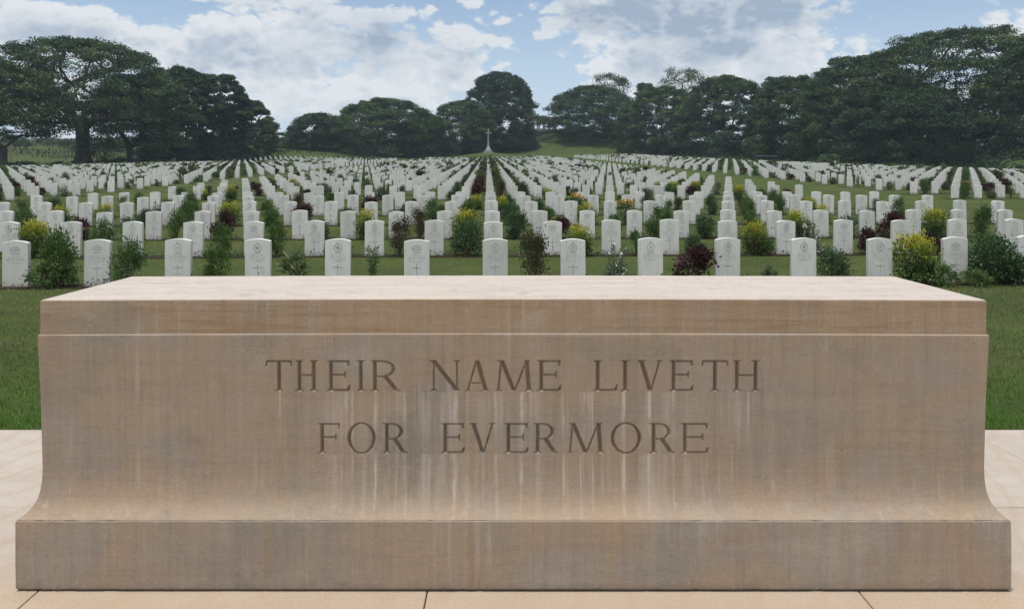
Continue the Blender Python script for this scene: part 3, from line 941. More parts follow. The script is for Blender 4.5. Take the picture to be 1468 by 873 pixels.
# ---- which shrub stands in which gap (row, gap) ; gap g lies between columns g and g+1
def gap_of(px, k):
    x0, y0 = grid_loc(0, row_r(k)); x1, y1 = grid_loc(1, row_r(k))
    # solve the column whose photo x is px
    best = min(range(-20, 20), key=lambda g: abs(CX + F * grid_loc(g + .5, row_r(k))[0] / grid_loc(g + .5, row_r(k))[1] - px))
    return best
FIX = {}
for px, k, kd, s in [
    (78, 1, 'leafy', 1.05), (208, 1, 'leafy', .86), (313, 1, 'bright', .80), (420, 1, 'spiky', .98), (535, 1, 'rose', .82), (747, 1, 'bronze', .92), (877, 1, 'white', 1.0), (972, 1, 'red', .98), (1090, 1, 'spiky', .55), (1192, 1, 'round', .85), (1312, 1, 'yellow', 1.10), (1425, 1, 'round', 1.25), (660, 1, None, 0),
    (62, 2, 'yellow', 1.12), (150, 2, 'leafy', .95), (315, 2, 'bright', .9), (405, 2, 'bright', .9), (230, 2, None, 0), (581, 2, 'bronze', .98), (500, 2, 'low', 1.0), (662, 2, 'round', 1.25), (745, 2, None, 0), (837, 2, 'yellow', .95), (915, 2, 'bright', .75), (1006, 2, 'round', .75), (1080, 2, 'yellow', 1.05), (1185, 2, 'white', 1.1), (1255, 2, 'red', .8), (1345, 2, 'red', .75), (1430, 2, 'low', 1.2),
    (35, 3, 'leafy', 1.0), (110, 3, 'red', .85), (183, 3, 'round', 1.0), (255, 3, 'leafy', .95), (325, 3, 'red', 1.05), (395, 3, 'bright', 1.05), (465, 3, 'round', .9), (536, 3, 'yellow', 1.15), (605, 3, 'bronze', 1.0), (672, 3, 'yellow', 1.12), (735, 3, 'round', 1.2), (810, 3, 'red', .95), (880, 3, 'bright', .9), (945, 3, 'leafy', 1.1), (1015, 3, 'round', 1.0), (1084, 3, 'leafy', .9), (1152, 3, 'yellow', 1.05), (1220, 3, 'round', 1.0), (1289, 3, 'red', 1.15), (1357, 3, 'yellow', 1.15), (1425, 3, 'bright', 1.2),
    (95, 4, 'yellow', .95), (152, 4, 'yellow', 1.0), (210, 4, 'round', .9), (272, 4, 'leafy', 1.0), (330, 4, 'yellow', 1.1), (385, 4, 'bright', 1.1), (445, 4, 'red', 1.15), (620, 4, 'leafy', 1.1), (678, 4, 'bright', 1.1), (735, 4, 'round', 1.15), (862, 4, 'yellow', 1.0), (925, 4, 'orange', 1.15), (1073, 4, 'leafy', 1.05), (1187, 4, 'yellow', .9), (1240, 4, 'white', .9), (1300, 4, 'leafy', 1.1), (1380, 4, 'low', .9),
    (338, 7, 'yellow', 1.15), (1055, 7, 'yellow', 1.0), (672, 6, 'yellow', .9), (680, 7, 'red', 1.3), (683, 8, 'red', 1.3), (720, 7, 'bronze', 1.2), (718, 8, 'leafy', 1.2)]:
    FIX[(k, gap_of(px, k))] = (kd, s)

def ground_pt(c, r, dy=0.0):
    x, y = grid_loc(c, r)
    x += SA * -dy; y += dy
    return x, y, gz(x, y)

PLANTS = []      # (x, y, z, kind, scale, block, row, gap)
KS = ['round', 'leafy', 'bright', 'red', 'bronze', 'low', 'rose', 'yellow', 'white', 'spiky', 'orange']
KW = [.30, .22, .10, .12, .07, .06, .05, .035, .035, .02, .006]
for k in range(1, N_ROWS + 1):
    r = row_r(k)
    spans = [('c', range(-13, 13))]
    if k >= 6: spans.append(('l', range(0, 61)))
    if k >= 7: spans.append(('r', range(0, 61)))
    for blk, gaps in spans:
        for g in gaps:
            c = g + .5 if blk == 'c' else (-(18.5 + g + .5) if blk == 'l' else 19.7 + g + .5)
            x, y, z = ground_pt(c + rnd.uniform(-.12, .06), r, rnd.uniform(-.12, .02))
            if blk == 'c' and y > 206: continue
            if blk != 'c' and y > back_limit(x): continue
            if not visible(x, y, .05): continue
            key = (k, g) if blk == 'c' else None
            if key in FIX:
                kd, s = FIX[key]
                if kd is None: continue
                s *= .98 if k == 1 else .92
            else:
                p = .76 if k <= 10 else (.64 if k < 22 else .5)
                if blk == 'c' and g in (-1, 0): p = .98
                if rnd.random() > p: continue
                kd = rnd.choices(KS, KW)[0]
                s = rnd.uniform(.55, 1.08)
                if k > 6: s *= 1.06
                if blk == 'c' and g in (-1, 0) and k > 6:
                    kd = rnd.choice(['red', 'bronze', 'leafy', 'round']); s = rnd.uniform(1.0, 1.25)
                if kd == 'yellow' and k > 9: kd = 'round'
            PLANTS.append((x, y, z, kd, s, blk, k, g))
print('plants', len(PLANTS))
pv = sorted([i for i, p in enumerate(PLANTS) if in_view(p[0], p[1])], key=lambda i: PLANTS[i][1])
PL_OBJ = set(pv[:290])

def plant_label(kd, blk, k, g):
    w = KIND[kd][1]
    if blk == 'c':
        if g in (-1, 0): return f'{w} in the {ordn(k)} row, just {"left" if g < 0 else "right"} of the central column'
        n = -g if g < 0 else g + 1
        return f'{w}, {ordn(k)} row, {ordn(n)} gap {"left" if g < 0 else "right"} of the central column'
    return f'{w} past the {"left" if blk == "l" else "right"} aisle, {ordn(k - 5)} row, {ordn(g + 1)} gap from aisle'

fV = {}; 
for i, (x, y, z, kd, s, blk, k, g) in enumerate(PLANTS):
    rz = rnd.uniform(0, 2 * pi)
    if i in PL_OBJ:
        fm, sm, fl = rnd.choice(SHRUB[kd])
        o = obj(KIND[kd][0], fm, None, (x, y, z), rz)
        w_ = s * (rnd.uniform(.66, .84) if kd in ('leafy', 'bright', 'bronze', 'rose') else rnd.uniform(.80, .98))
        o.scale = (w_, w_ * rnd.uniform(.92, 1.08), s)
        tag(o, plant_label(kd, blk, k, g), 'shrub', 'shrubs planted between the headstones')
        obj('stem', sm, o)
        if fl: obj('blossom', fl, o)
    else:
        fV.setdefault(KIND[kd][2], []).append((x, y, z, kd, s, rz))
# distant plants: one mass, a material per leaf colour
def far_plants():
    mats = list(fV)
    VV, FF, AA, MI = [], [], [], []
    n = 0
    cache = {}
    for mi, m in enumerate(mats):
        for (x, y, z, kd, s, rz) in fV[m]:
            lod = .09 if y < 90 else .035
            key = (kd, lod, rnd.randrange(3))
            if key not in cache:
                V, Fq, v, segs, flw = shrub_geo(kd, np.random.default_rng(hash(key[2]) + 5 + len(kd)), lod)
                cache[key] = (V, Fq, v)
            V, Fq, v = cache[key]
            c, sn = cos(rz) * s, sin(rz) * s
            VV.append(np.column_stack([x + V[:, 0] * c - V[:, 1] * sn, y + V[:, 0] * sn + V[:, 1] * c, z + V[:, 2] * s]))
            FF.append(Fq + n); n += len(V); AA.append(v); MI.append(np.full(len(Fq), mi))
    me = mesh_np('border_plants', np.concatenate(VV), np.concatenate(FF), [LEAF[m] for m in mats], attr=np.concatenate(AA), mi=np.concatenate(MI))
    tag(obj('border_foliage', me), 'dark foliage between the distant headstones', kind='stuff')
far_plants()

def ground_cover():
    P = []
    for k in range(1, 20):
        r = row_r(k)
        for (c0, c1) in [(-13.7, 13.7)] + ([(-46, -18)] if k >= 6 else []) + ([(19.2, 48)] if k >= 7 else []):
            m = int((c1 - c0) * (190 if k < 8 else 90))
            c = RNG.uniform(c0, c1, m)
            dens = .5 + .5 * np.sin(c * 2.9 + k * 1.7 + 2 * np.sin(c * .9 + k))
            c = c[RNG.random(m) < .22 + .78 * dens]; m = len(c)
            rr = r + RNG.normal(-.012, .026, m)
            x = P0[0] + c * CSP * CA - rr * RSP * SA; y = P0[1] + c * CSP * SA + rr * RSP * CA
            keep = np.abs(x / y) < .76
            x, y = x[keep], y[keep]
            h = np.abs(RNG.normal(0, .045, len(x))) * (.5 + np.interp(c[keep] * 7.3 % 6.28, [0, 3, 6.28], [.2, 1.4, .2]))
            P.append(np.column_stack([x, y, ground(x, y) + .012 + h, np.full(len(x), .05 if k < 8 else .075)]))
    P = np.concatenate(P)
    N = RNG.normal(size=(len(P), 3)) + np.array([0, 0, .5])
    V, Fq = leaf_quads(P[:, :3], N, P[:, 3], P[:, 3] * .5, RNG)
    tag(obj('ground_cover', mesh_np('ground_cover', V, Fq, LEAF['deep'], attr=np.clip(RNG.normal(.45, .25, len(P)), 0, 1))), 'low dark ground cover plants along the feet of the headstones', kind='stuff')
ground_cover()

# low fringe of plants in the borders at the foot of the near headstones, and extra bushes the photo shows there
def extra_bush(px, y, kd, s, label):
    x = at(px, y); z = gz(x, y)
    fm, sm, fl = SHRUB[kd][1]
    o = obj(KIND[kd][0], fm, None, (x, y, z), rnd.uniform(0, 6)); o.scale = (s, s, s * .95)
    tag(o, label, 'shrub', 'shrubs planted between the headstones')
    obj('stem', sm, o)
    if fl: obj('blossom', fl, o)
extra_bush(76, 11.3, 'low', 1.05, 'low clipped dark bush in front of the tall leafy shrub at far left')
extra_bush(1452, 11.75, 'round', .78, 'small round bush by the right edge of the front row')
extra_bush(1338, 11.55, 'low', 1.0, 'low grey-green bush right of the big yellow front-row croton')
extra_bush(1398, 11.45, 'low', .72, 'small ground-hugging bush at the foot of the rightmost front-row headstone')
extra_bush(1095, 15.5, 'round', .72, 'small dark bush right of the second-row yellow croton')

# ------------------------------------------------------------------ grass blades on the near lawn
def build_grass():
    VV, TT, AA = [], [], []
    n = 0
    for (y0, y1, dens, h0, h1, w) in ((4.50, 4.75, 2200, .030, .065, .005), (4.6, 7.0, 1500, .018, .046, .0065), (7, 11.2, 560, .016, .042, .010), (11.2, 18.5, 150, .014, .034, .013), (18.5, 31, 45, .014, .034, .022)):
        xm = (y1 * .72 + .6)
        m = int(dens * 2 * xm * (y1 - y0))
        x = RNG.uniform(-xm, xm, m); y = RNG.uniform(y0, y1, m)
        patch = .6 + .4 * np.sin(x * 2.3 + np.sin(y * 1.7) * 2) * np.sin(y * 2.9 + np.sin(x * 1.3))
        keep = RNG.random(m) < np.clip(patch + .25, .25, 1)
        x, y = x[keep], y[keep]; m = len(x)
        z = ground(x, y)
        th = RNG.random(m) * 2 * pi
        h = RNG.uniform(h0, h1, m)
        lean = RNG.normal(size=(m, 2)) * h[:, None] * .45
        a = np.column_stack([x - np.cos(th) * w / 2, y - np.sin(th) * w / 2, z - .004])
        b = np.column_stack([x + np.cos(th) * w / 2, y + np.sin(th) * w / 2, z - .004])
        c = np.column_stack([x + lean[:, 0], y + lean[:, 1], z + h])
        VV.append(np.stack([a, b, c], 1).reshape(-1, 3)); TT.append(np.arange(3 * m).reshape(m, 3) + n); n += 3 * m
        green = np.clip(.86 - np.clip(y - 4.9, 0, 9) * .26 + .22 * np.clip(y - 7, 0, 2) + RNG.normal(0, .18, m) - .40 * (RNG.random(m) < .16), 0, 1)
        AA.append(green)
    mat = leaf_mat('grass_blade', [(0, (.22, .21, .11)), (.22, (.10, .122, .038)), (.5, (.060, .108, .022)), (.75, (.068, .17, .017)), (1, (.11, .26, .034))], .6, .25, .25)
    tag(obj('grass', mesh_np('grass', np.concatenate(VV), np.concatenate(TT), mat, attr=np.concatenate(AA))), 'short mown grass blades of the lawn', kind='stuff')
build_grass()

# ------------------------------------------------------------------ trees
def make_tree(label, px, z, H, R, hb, trunk_px=None, seed=0, sparse=1.0, clumps=200, per=120, leaf=.42, tr=.55, skirt=0.0, mat='tree', th=.16, ycorr=None, flat=.22, name='rain_tree', cpx=None, wood=1.0, shape=.52, group='trees beyond the graves', ry=1.0):
    """px photo column of the crown centre; H total height; R crown radius; hb rim height of the umbrella"""
    rng = np.random.default_rng(seed)
    op = name == 'tree'
    if not op: clumps = int(clumps * 1.5); flat = flat * (1.9 if sparse > .7 else 1.3)
    xc = at(px, z)
    xt = at(trunk_px if trunk_px is not None else px, z)
    g = gz(xt, z)
    off = np.array([xc - xt, 0, 0])
    root = empty(name, (xt, z, g))
    tag(root, label, 'tree', group)
    # clump centres
    u = rng.random(clumps); t = rng.random(clumps) * 2 * pi
    r = R * np.sqrt(u) * .97
    wob = 1 + .07 * np.sin(t * 3 + seed) + .05 * np.sin(t * 7 + seed * 2) + .03 * np.sin(t * 13 + seed)
    dome = hb + (H - hb) * np.power(np.clip(1 - (r / R) ** 2, 0, 1), shape)
    bump = 1 + .022 * np.sin(r * 1.1 + t * 2) + .018 * rng.normal(size=clumps)
    zc = dome * bump
    lay = rng.random(clumps)
    surf = lay < .55
    down = np.where(surf, 0, rng.random(clumps)) * (zc - hb * .9) * .98
    zc = np.minimum(zc, H * .985) - down
    if skirt > 0:
        m = int(clumps * skirt)
        ts = rng.random(m) * 2 * pi; rs = R * (.45 + .50 * rng.random(m)); zz = rng.uniform(.06, 1.0, m) * hb
        r = np.concatenate([r, rs]); t = np.concatenate([t, ts]); zc = np.concatenate([zc, zz]); wob = np.concatenate([wob, np.ones(m)])
    C = np.column_stack([r * wob * np.cos(t), r * wob * np.sin(t) * ry, zc]) + off
    n = len(C)
    # limbs: nearest-node growth from the top of the trunk
    top = np.array([0, 0, H * th])
    nodes = [np.array([0, 0, -.3]), top]; par = [-1, 0]
    order = np.argsort(np.linalg.norm((C - off * .5 - top) * np.array([1, 1, .7]), axis=1))
    kids = []
    for i in order:
        tgt = C[i] - np.array([0, 0, .25])
        N = np.array(nodes[1:])
        dd = np.linalg.norm(N - tgt, axis=1) + np.maximum(0, N[:, 2] - tgt[2]) * 1.2 + .22 * np.linalg.norm(N - top, axis=1)
        j = int(np.argmin(dd)) + 1
        p = nodes[j]
        mid = p * .5 + tgt * .5 + np.array([0, 0, .10 * np.linalg.norm(tgt[:2] - p[:2])]) + rng.normal(size=3) * .035 * np.linalg.norm(tgt - p)
        nodes.append(mid); par.append(j); nodes.append(tgt); par.append(len(nodes) - 2)
    w = np.zeros(len(nodes)); w[1:] = .0
    leafn = np.ones(len(nodes)); 
    for i in range(len(nodes) - 1, 0, -1): w[i] += 1; w[par[i]] += w[i]
    w[0] = w[1]
    rad = tr * np.sqrt(w / w[1]) * wood
    rad = np.maximum(rad, .05)
    segs = []
    for i in range(1, len(nodes)):
        r0 = rad[par[i]] if i > 1 else tr * 1.45
        r0 = min(r0, rad[i] * 1.35) if i > 1 else r0
        segs.append((nodes[par[i]], nodes[i], r0, rad[i]))
    # buttressed foot
    for q in range(5):
        a = q * 1.257 + seed
        segs.append((np.array([cos(a) * tr * 1.9, sin(a) * tr * 1.9, -.3]), np.array([cos(a) * tr * .3, sin(a) * tr * .3, H * th * .75]), tr * .45, tr * .5))
    sv, sf = tubes_np(segs, 6)
    obj('trunk', mesh_np('trunk', sv, sf, M_BARK, smooth=True), root)
    # foliage
    small = np.concatenate([surf, np.zeros(n - clumps, bool)])
    cr = np.clip(rng.normal(1, .22, n), .5, 1.6) * R * np.where(small, 2.1, 2.9) / math.sqrt(clumps)
    per = int(per * 2.0 * sparse)
    idx = np.repeat(np.arange(n), per)
    m = len(idx)
    d = rng.normal(size=(m, 3)); d /= np.linalg.norm(d, axis=1)[:, None]
    q = np.power(rng.random(m), .45)[:, None]
    P = C[idx] + d * q * cr[idx][:, None] * np.array([1, 1, flat])
    P[:, 2] -= (np.hypot(d[:, 0], d[:, 1]) * q[:, 0]) ** 2 * cr[idx] * .13      # clumps droop at their rims
    P[:, 2] = np.maximum(P[:, 2], .15)
    N = rng.normal(size=(m, 3)); N[:, 2] *= .45
    sz = rng.uniform(.6, 1.3, m) * leaf * .88
    V, Fq = leaf_quads(P, N, sz, sz * .62, rng)
    tone = rng.normal(.48, .27, n)
    obj('crown', mesh_np('crown', V, Fq, LEAF[mat], attr=np.clip(tone[idx] + rng.normal(0, .18, m), 0, 1)), root)
    return root

def crown_h(ytop, z, px):  # height above the ground of photo row ytop at depth z
    return (HY - ytop) / F * z + CAMZ - gz(at(px, z), z)

def T(label, px, ytop, hw, yrim, z, **kw):
    H = crown_h(ytop, z, kw.get('trunk_px') or px); hb = crown_h(yrim, z, kw.get('trunk_px') or px)
    return make_tree(label, px, z, H, hw / F * z, max(hb, .8), **kw)

T('huge domed rain tree at left with sky glinting through its crown', 118, 60, 142, 172, 150, trunk_px=119, sparse=.85, seed=3, clumps=330, per=90, leaf=.46, tr=1.25, th=.17, flat=.17)
T('rain tree at the far left edge with low forking limbs', -30, 88, 118, 190, 132, trunk_px=4, seed=5, clumps=200, per=110, leaf=.44, tr=.6, th=.2, flat=.2)
T('leaning rain tree right of the huge domed tree', 203, 108, 74, 196, 154, trunk_px=186, seed=6, clumps=150, per=120, leaf=.42, tr=.5, th=.2, skirt=.12)
T('dense dark rain tree with crown hanging low behind the leaning one', 262, 99, 66, 206, 168, trunk_px=268, seed=8, clumps=190, per=130, leaf=.45, tr=.7, skirt=.35, mat='tree2')
T('rounded rain tree second from the left sky gap', 318, 108, 46, 208, 172, trunk_px=297, seed=9, clumps=130, per=130, leaf=.45, tr=.55, skirt=.35, mat='tree2')
T('smaller rain tree at the right end of the left clump', 356, 146, 42, 214, 182, trunk_px=345, seed=10, clumps=110, per=120, leaf=.45, tr=.45, skirt=.1)
T('slender low tree beside the left sky gap', 385, 176, 22, 212, 205, seed=12, clumps=60, per=90, leaf=.45, tr=.28, name='tree')
T('dark rounded tree at the left end of the middle clump', 456, 164, 46, 212, 222, seed=13, clumps=130, per=130, leaf=.5, tr=.5, skirt=.4, mat='tree2')
T('broad flat-topped rain tree in the middle clump', 552, 144, 80, 204, 226, trunk_px=538, seed=14, clumps=230, per=105, leaf=.5, tr=.85, flat=.2, skirt=0.12)
T('low rain tree left of the cross', 612, 166, 42, 208, 232, seed=15, clumps=110, per=110, leaf=.5, tr=.5, skirt=0.3)
T('sloping rain tree directly left of the tall tree by the cross', 664, 146, 50, 208, 250, seed=16, clumps=140, per=120, leaf=.52, tr=.6, skirt=0.3)
T('tallest round-headed tree rising behind the stone cross', 718, 106, 54, 190, 262, seed=17, clumps=300, per=110, leaf=.55, tr=.9, skirt=.45, mat='tree2', flat=.34, shape=.5)
T('flat rain tree right of the colonnade', 852, 126, 74, 202, 274, trunk_px=866, seed=18, clumps=260, per=120, leaf=.54, tr=.8, skirt=.12)
T('wide rain tree second right of the colonnade', 950, 126, 66, 208, 236, seed=19, clumps=260, per=120, leaf=.5, tr=.75, skirt=0.5)
T('domed rain tree in the middle of the right clump', 1040, 111, 76, 208, 212, seed=20, clumps=300, per=120, leaf=.48, tr=.8, skirt=0.5)
T('rain tree at the foot of the great right-hand slope of crowns', 1140, 112, 74, 208, 188, seed=21, clumps=280, per=120, leaf=.46, tr=.7, skirt=0.4)
T('broad rain tree left of the highest right-hand crown', 1232, 84, 98, 205, 172, seed=22, clumps=320, per=120, leaf=.44, tr=.9, skirt=.25)
T('highest spreading rain tree at right', 1372, 47, 172, 195, 160, trunk_px=1370, seed=23, clumps=520, per=115, leaf=.44, tr=1.2, skirt=.2, flat=.18, sparse=.85)
T('rain tree at the right edge of the picture', 1520, 62, 120, 195, 140, seed=24, clumps=280, per=110, leaf=.42, tr=.9, skirt=.25)
T('low dark rain tree filling in below the highest right crown', 1300, 130, 95, 212, 150, seed=25, clumps=220, per=120, leaf=.42, tr=.6, skirt=.3, mat='tree2')
# lighter open trees standing up behind the right clump
for (px, yt, hw, z, lab, sd) in ((872, 106, 30, 300, 'thin open tree poking above the crowns, nearest the colonnade', 31), (980, 101, 40, 300, 'thin open tree poking above the crowns, widest of those behind', 32), (925, 120, 13, 295, 'small tuft of a tree poking up between two open ones', 33), (815, 134, 24, 300, 'low open tree beside the colonnade', 34), (1112, 111, 18, 280, 'thin open tree poking above the dip in the right crowns', 35)):
    H = crown_h(yt, z, px)
    make_tree(lab, px, z, H, hw / F * z, max(H - hw * 1.0 / F * z, 3), seed=sd, clumps=60, per=50, leaf=.6, tr=.32, th=.5, mat='tree', flat=.5, name='tree', wood=1.1, group='open trees behind the right clump')

# understorey bushes, each a thing
def bush(label, px, z, w, h, seed, mat='tree2', name='bush', group='bushes under the trees'):
    rng = np.random.default_rng(seed)
    x = at(px, z); g = gz(x, z)
    ncl = 40
    t = rng.random(ncl) * 2 * pi; ph = np.arccos(rng.random(ncl))
    C = np.column_stack([np.sin(ph) * np.cos(t) * w, np.sin(ph) * np.sin(t) * w * .7, np.cos(ph) * h * .86])
    C *= rng.uniform(.6, 1, ncl)[:, None]
    idx = np.repeat(np.arange(ncl), 70)
    P = C[idx] + rng.normal(size=(len(idx), 3)) * np.array([w * .16, w * .14, h * .11]); P[:, 2] = np.abs(P[:, 2]) + .05
    N = rng.normal(size=P.shape); s = rng.uniform(.6, 1.3, len(P)) * .36
    V, Fq = leaf_quads(P, N, s, s * .6, rng)
    o = obj(name, mesh_np(name, V, Fq, LEAF[mat], attr=np.clip(rng.normal(.45, .2, len(P)), 0, 1)), None, (x, z, g))
    tag(o, label, 'bush', group)
    segs = [((0, 0, -.2), tuple(c * .8), .07, .03) for c in C[:12]]
    sv, sf = tubes_np(segs, 5)
    obj('stem', mesh_np('stem', sv, sf, M_BARK), o)

bush('low dark bush in the left sky gap', 424, 262, 5.0, 4.2, 41)
bush('rounded bush under the left end of the middle clump', 500, 235, 5, 4.5, 42)
k = 0
for (px0, px1, zz0, zz1, n, w, h, words) in ((-10, 330, 142, 190, 11, 4.2, 1.5, 'left'), (790, 1080, 290, 205, 0, 4, 3, 'x'), (1010, 1480, 197, 122, 20, 4.6, 3.6, 'right')):
    for i in range(n):
        px = px0 + (px1 - px0) * (i + .5) / n + rnd.uniform(-8, 8)
        z = zz0 + (zz1 - zz0) * (i + .5) / n + rnd.uniform(1, 5)
        bush(f'{"low dark hedge bush" if words == "left" else "dark undergrowth bush"} along the {words} tree line, {ordn(i + 1)} from its {"left end" if words == "left" else "uphill end"}', px, z, w * rnd.uniform(.8, 1.2), h * rnd.uniform(.7, 1.3), 50 + k, group=f'bushes along the {words} tree line')
        k += 1
for i, (px, z, w, h) in enumerate(((1090, 216, 10, 11), (1150, 204, 10, 11), (1215, 192, 10, 11), (1285, 180, 10, 11), (1350, 170, 10, 11), (1420, 160, 10, 11), (1480, 150, 10, 11), (1035, 232, 9, 9), (985, 250, 9, 8), (935, 270, 9, 7), (885, 282, 9, 7))):
    bush(f'tall dark thicket bush deep under the right trees, {ordn(i + 1)} of the back line', px, z, w, h, 90 + i, group='tall thicket bushes behind the right tree line')
for i, (px, z, w, h) in enumerate(((752, 292, 5, 1.7), (772, 294, 5, 1.2), (793, 294, 5, 1.3), (813, 292, 5, 1.8), (834, 290, 5, 2.4))):
    bush(f'dark hedge bush on the bank below the colonnade, {ordn(i + 1)} from the left', px, z, w, h, 170 + i, group='hedge on the bank below the colonnade')
for i, (px, z, w, h) in enumerate(((250, 215, 8, 6), (310, 220, 8, 6), (455, 246, 9, 6), (520, 252, 9, 6), (575, 256, 9, 6.5), (628, 268, 8, 6), (690, 282, 9, 7), (735, 284, 8, 6))):
    bush(f'shadowy bush behind the tree trunks, {ordn(i + 1)} from the left', px, z, w, h, 110 + i, group='bushes behind the left and middle trunks')

# rough pasture grass beyond the left trees

def pasture():
    m = 30000
    x = RNG.uniform(-190, -38, m); y = RNG.uniform(190, 310, m)
    kp = np.sin(x * .21 + np.sin(y * .13) * 2) * np.sin(y * .17 + x * .05) + RNG.normal(0, .5, m) > -.1
    x, y = x[kp], y[kp]; m = len(x)
    P = np.column_stack([x, y, ground(x, y)])
    N = RNG.normal(size=(m, 3)) * .35 + np.array([0, 0, 1.0])
    s = RNG.uniform(.3, 1.6, m) * np.where(RNG.random(m) < .03, 1.4, .55)
    V, Fq = leaf_quads(P, N, s, s * .35, RNG)
    tag(obj('pasture_grass', mesh_np('pasture_grass', V, Fq, LEAF['wild'], attr=np.clip(RNG.normal(.45, .25, m), 0, 1))), 'tall rough grass on the slope beyond the left trees', kind='stuff')
pasture()
for i in range(12):
    px = 12 + i * 21 + rnd.uniform(-7, 7); z = rnd.uniform(205, 285)
    bush(f'scrub bush on the rough slope beyond the left trees, {ordn(i + 1)} from the left', px, z, rnd.uniform(2.5, 6), rnd.uniform(1.8, 4.2), 140 + i, mat='tree' if i % 3 else 'silver', group='scrub on the far left slope')

# a far wooded ridge behind everything
def ridge():
    m = 42000
    x = RNG.uniform(-420, 420, m); y = RNG.uniform(330, 430, m)
    hgt = np.interp(x, [-420, -150, -100, -20, 20, 120, 420], [7, 5, 3, 4, 3, 9, 12]) * RNG.random(m) ** .5
    P = np.column_stack([x, y, ground(x, y) * .62 + hgt])
    N = RNG.normal(size=(m, 3)); s = RNG.uniform(1.0, 2.6, m)
    V, Fq = leaf_quads(P, N, s, s * .7, RNG)
    tag(obj('woodland', mesh_np('woodland', V, Fq, LEAF['tree2'], attr=np.clip(RNG.normal(.5, .25, m), 0, 1))), 'far line of dark woodland behind the trees', kind='stuff')

ridge()

# ------------------------------------------------------------------ small palm
def palm(label, px, z, H, L, n, seed, mat='green'):
    rng = np.random.default_rng(seed)
    x = at(px, z)
    root = empty('palm', (x, z, gz(x, z)))
    tag(root, label, 'palm')
    sv, sf = tubes_np([((0, 0, -.2), (0, 0, H), .22, .16)], 8)
    obj('trunk', mesh_np('trunk', sv, sf, M_BARK, smooth=True), root)
    for q in range(n):
        a = q * 2.4 + rng.random() * .3; el = rng.uniform(.15, 1.1)
        P, N = [], []
        pts = []
        for s in np.linspace(0, 1, 26):
            rr = L * s * cos(el * (1 - .3 * s)); zz = H + L * (sin(el) * s - .75 * s * s)
            pts.append(np.array([cos(a) * rr, sin(a) * rr, zz]))
        pts = np.array(pts); tan = np.gradient(pts, axis=0); side = np.array([-sin(a), cos(a), 0])
        for i in range(3, 26):
            for sg in (-1, 1):
                P.append(pts[i]); N.append(tan[i] / np.linalg.norm(tan[i]) * .6 + side * sg + np.array([0, 0, -.25]))
        V, Fq = leaf_quads(np.array(P), np.array(N), L * .28, .09, rng)
        sv, sf = tubes_np([(pts[i], pts[i + 1], .035, .03) for i in range(0, 25, 1)], 4)
        obj('frond', mesh_np('frond', np.concatenate([V, sv]), np.concatenate([Fq, sf + len(V)]), LEAF[mat], attr=np.clip(rng.normal(.55, .2, len(Fq) + len(sf)), 0, 1)), root)
palm('small palm with arching fronds beside the right thicket', 1186, 147, 2.2, 3.0, 13, 1, 'deep')
palm('bright low palm near the right edge under the trees', 1456, 118, 1.6, 2.6, 13, 2, 'green')

# ------------------------------------------------------------------ cross of stone
M_CROSS = simple('cross_stone', (.30, .295, .27), .85, .12, 3, .1)
def build_cross():
    z = 228.0
    x = at(700, z); g = gz(x, z)
    root = empty('memorial_cross', (x, z, g), A)
    tag(root, 'tall pale stone cross on a stepped base before the trees', 'stone cross')
    def octa(name, prof):
        return lathe(name, prof, M_CROSS, 8, smooth=False)
    obj('stepped_base', octa('stepped_base', [(1.75, -.4), (1.75, .22), (1.42, .22), (1.42, .48), (1.12, .48), (1.12, .78)]), root)
    obj('pedestal', octa('pedestal', [(.86, .78), (.80, 1.0), (.60, 1.35), (.46, 1.75), (.40, 2.0)]), root)
    obj('shaft', octa('shaft', [(.34, 2.0), (.29, 2.2), (.20, 7.1), (.23, 7.15), (.23, 7.25), (.17, 7.3)]), root)
    bm = bmesh.new()
    for sg in (-1, 1):
        r = bmesh.ops.create_cube(bm, size=1)
        for v in r['verts']:
            out = v.co.x * sg > 0
            v.co = (sg * (.12 + (.72 if out else 0)), v.co.y * (.36 if not out else .30), 6.05 + v.co.z * (.36 if not out else .30))
        r = bmesh.ops.create_cube(bm, size=1)
        for v in r['verts']: v.co = (sg * .86 + v.co.x * .08, v.co.y * .36, 6.05 + v.co.z * .36)
    obj('cross_arm', from_bm(bm, 'cross_arm', M_CROSS), root)
    bz = simple('bronze', (.10, .085, .05), .5, .2, 8, 0, .6)
    bm = bmesh.new()
    for c, s in (((0, -.30, 4.7), (.075, .03, 2.2)), ((0, -.30, 5.86), (.42, .05, .07)), ((0, -.30, 6.08), (.05, .05, .38)), ((0, -.30, 6.3), (.09, .06, .09))):
        r = bmesh.ops.create_cube(bm, size=1)
        for v in r['verts']: v.co = (c[0] + v.co.x * s[0], c[1] + v.co.y * s[1], c[2] + v.co.z * s[2])
    obj('bronze_sword', from_bm(bm, 'bronze_sword', bz), root)
build_cross()

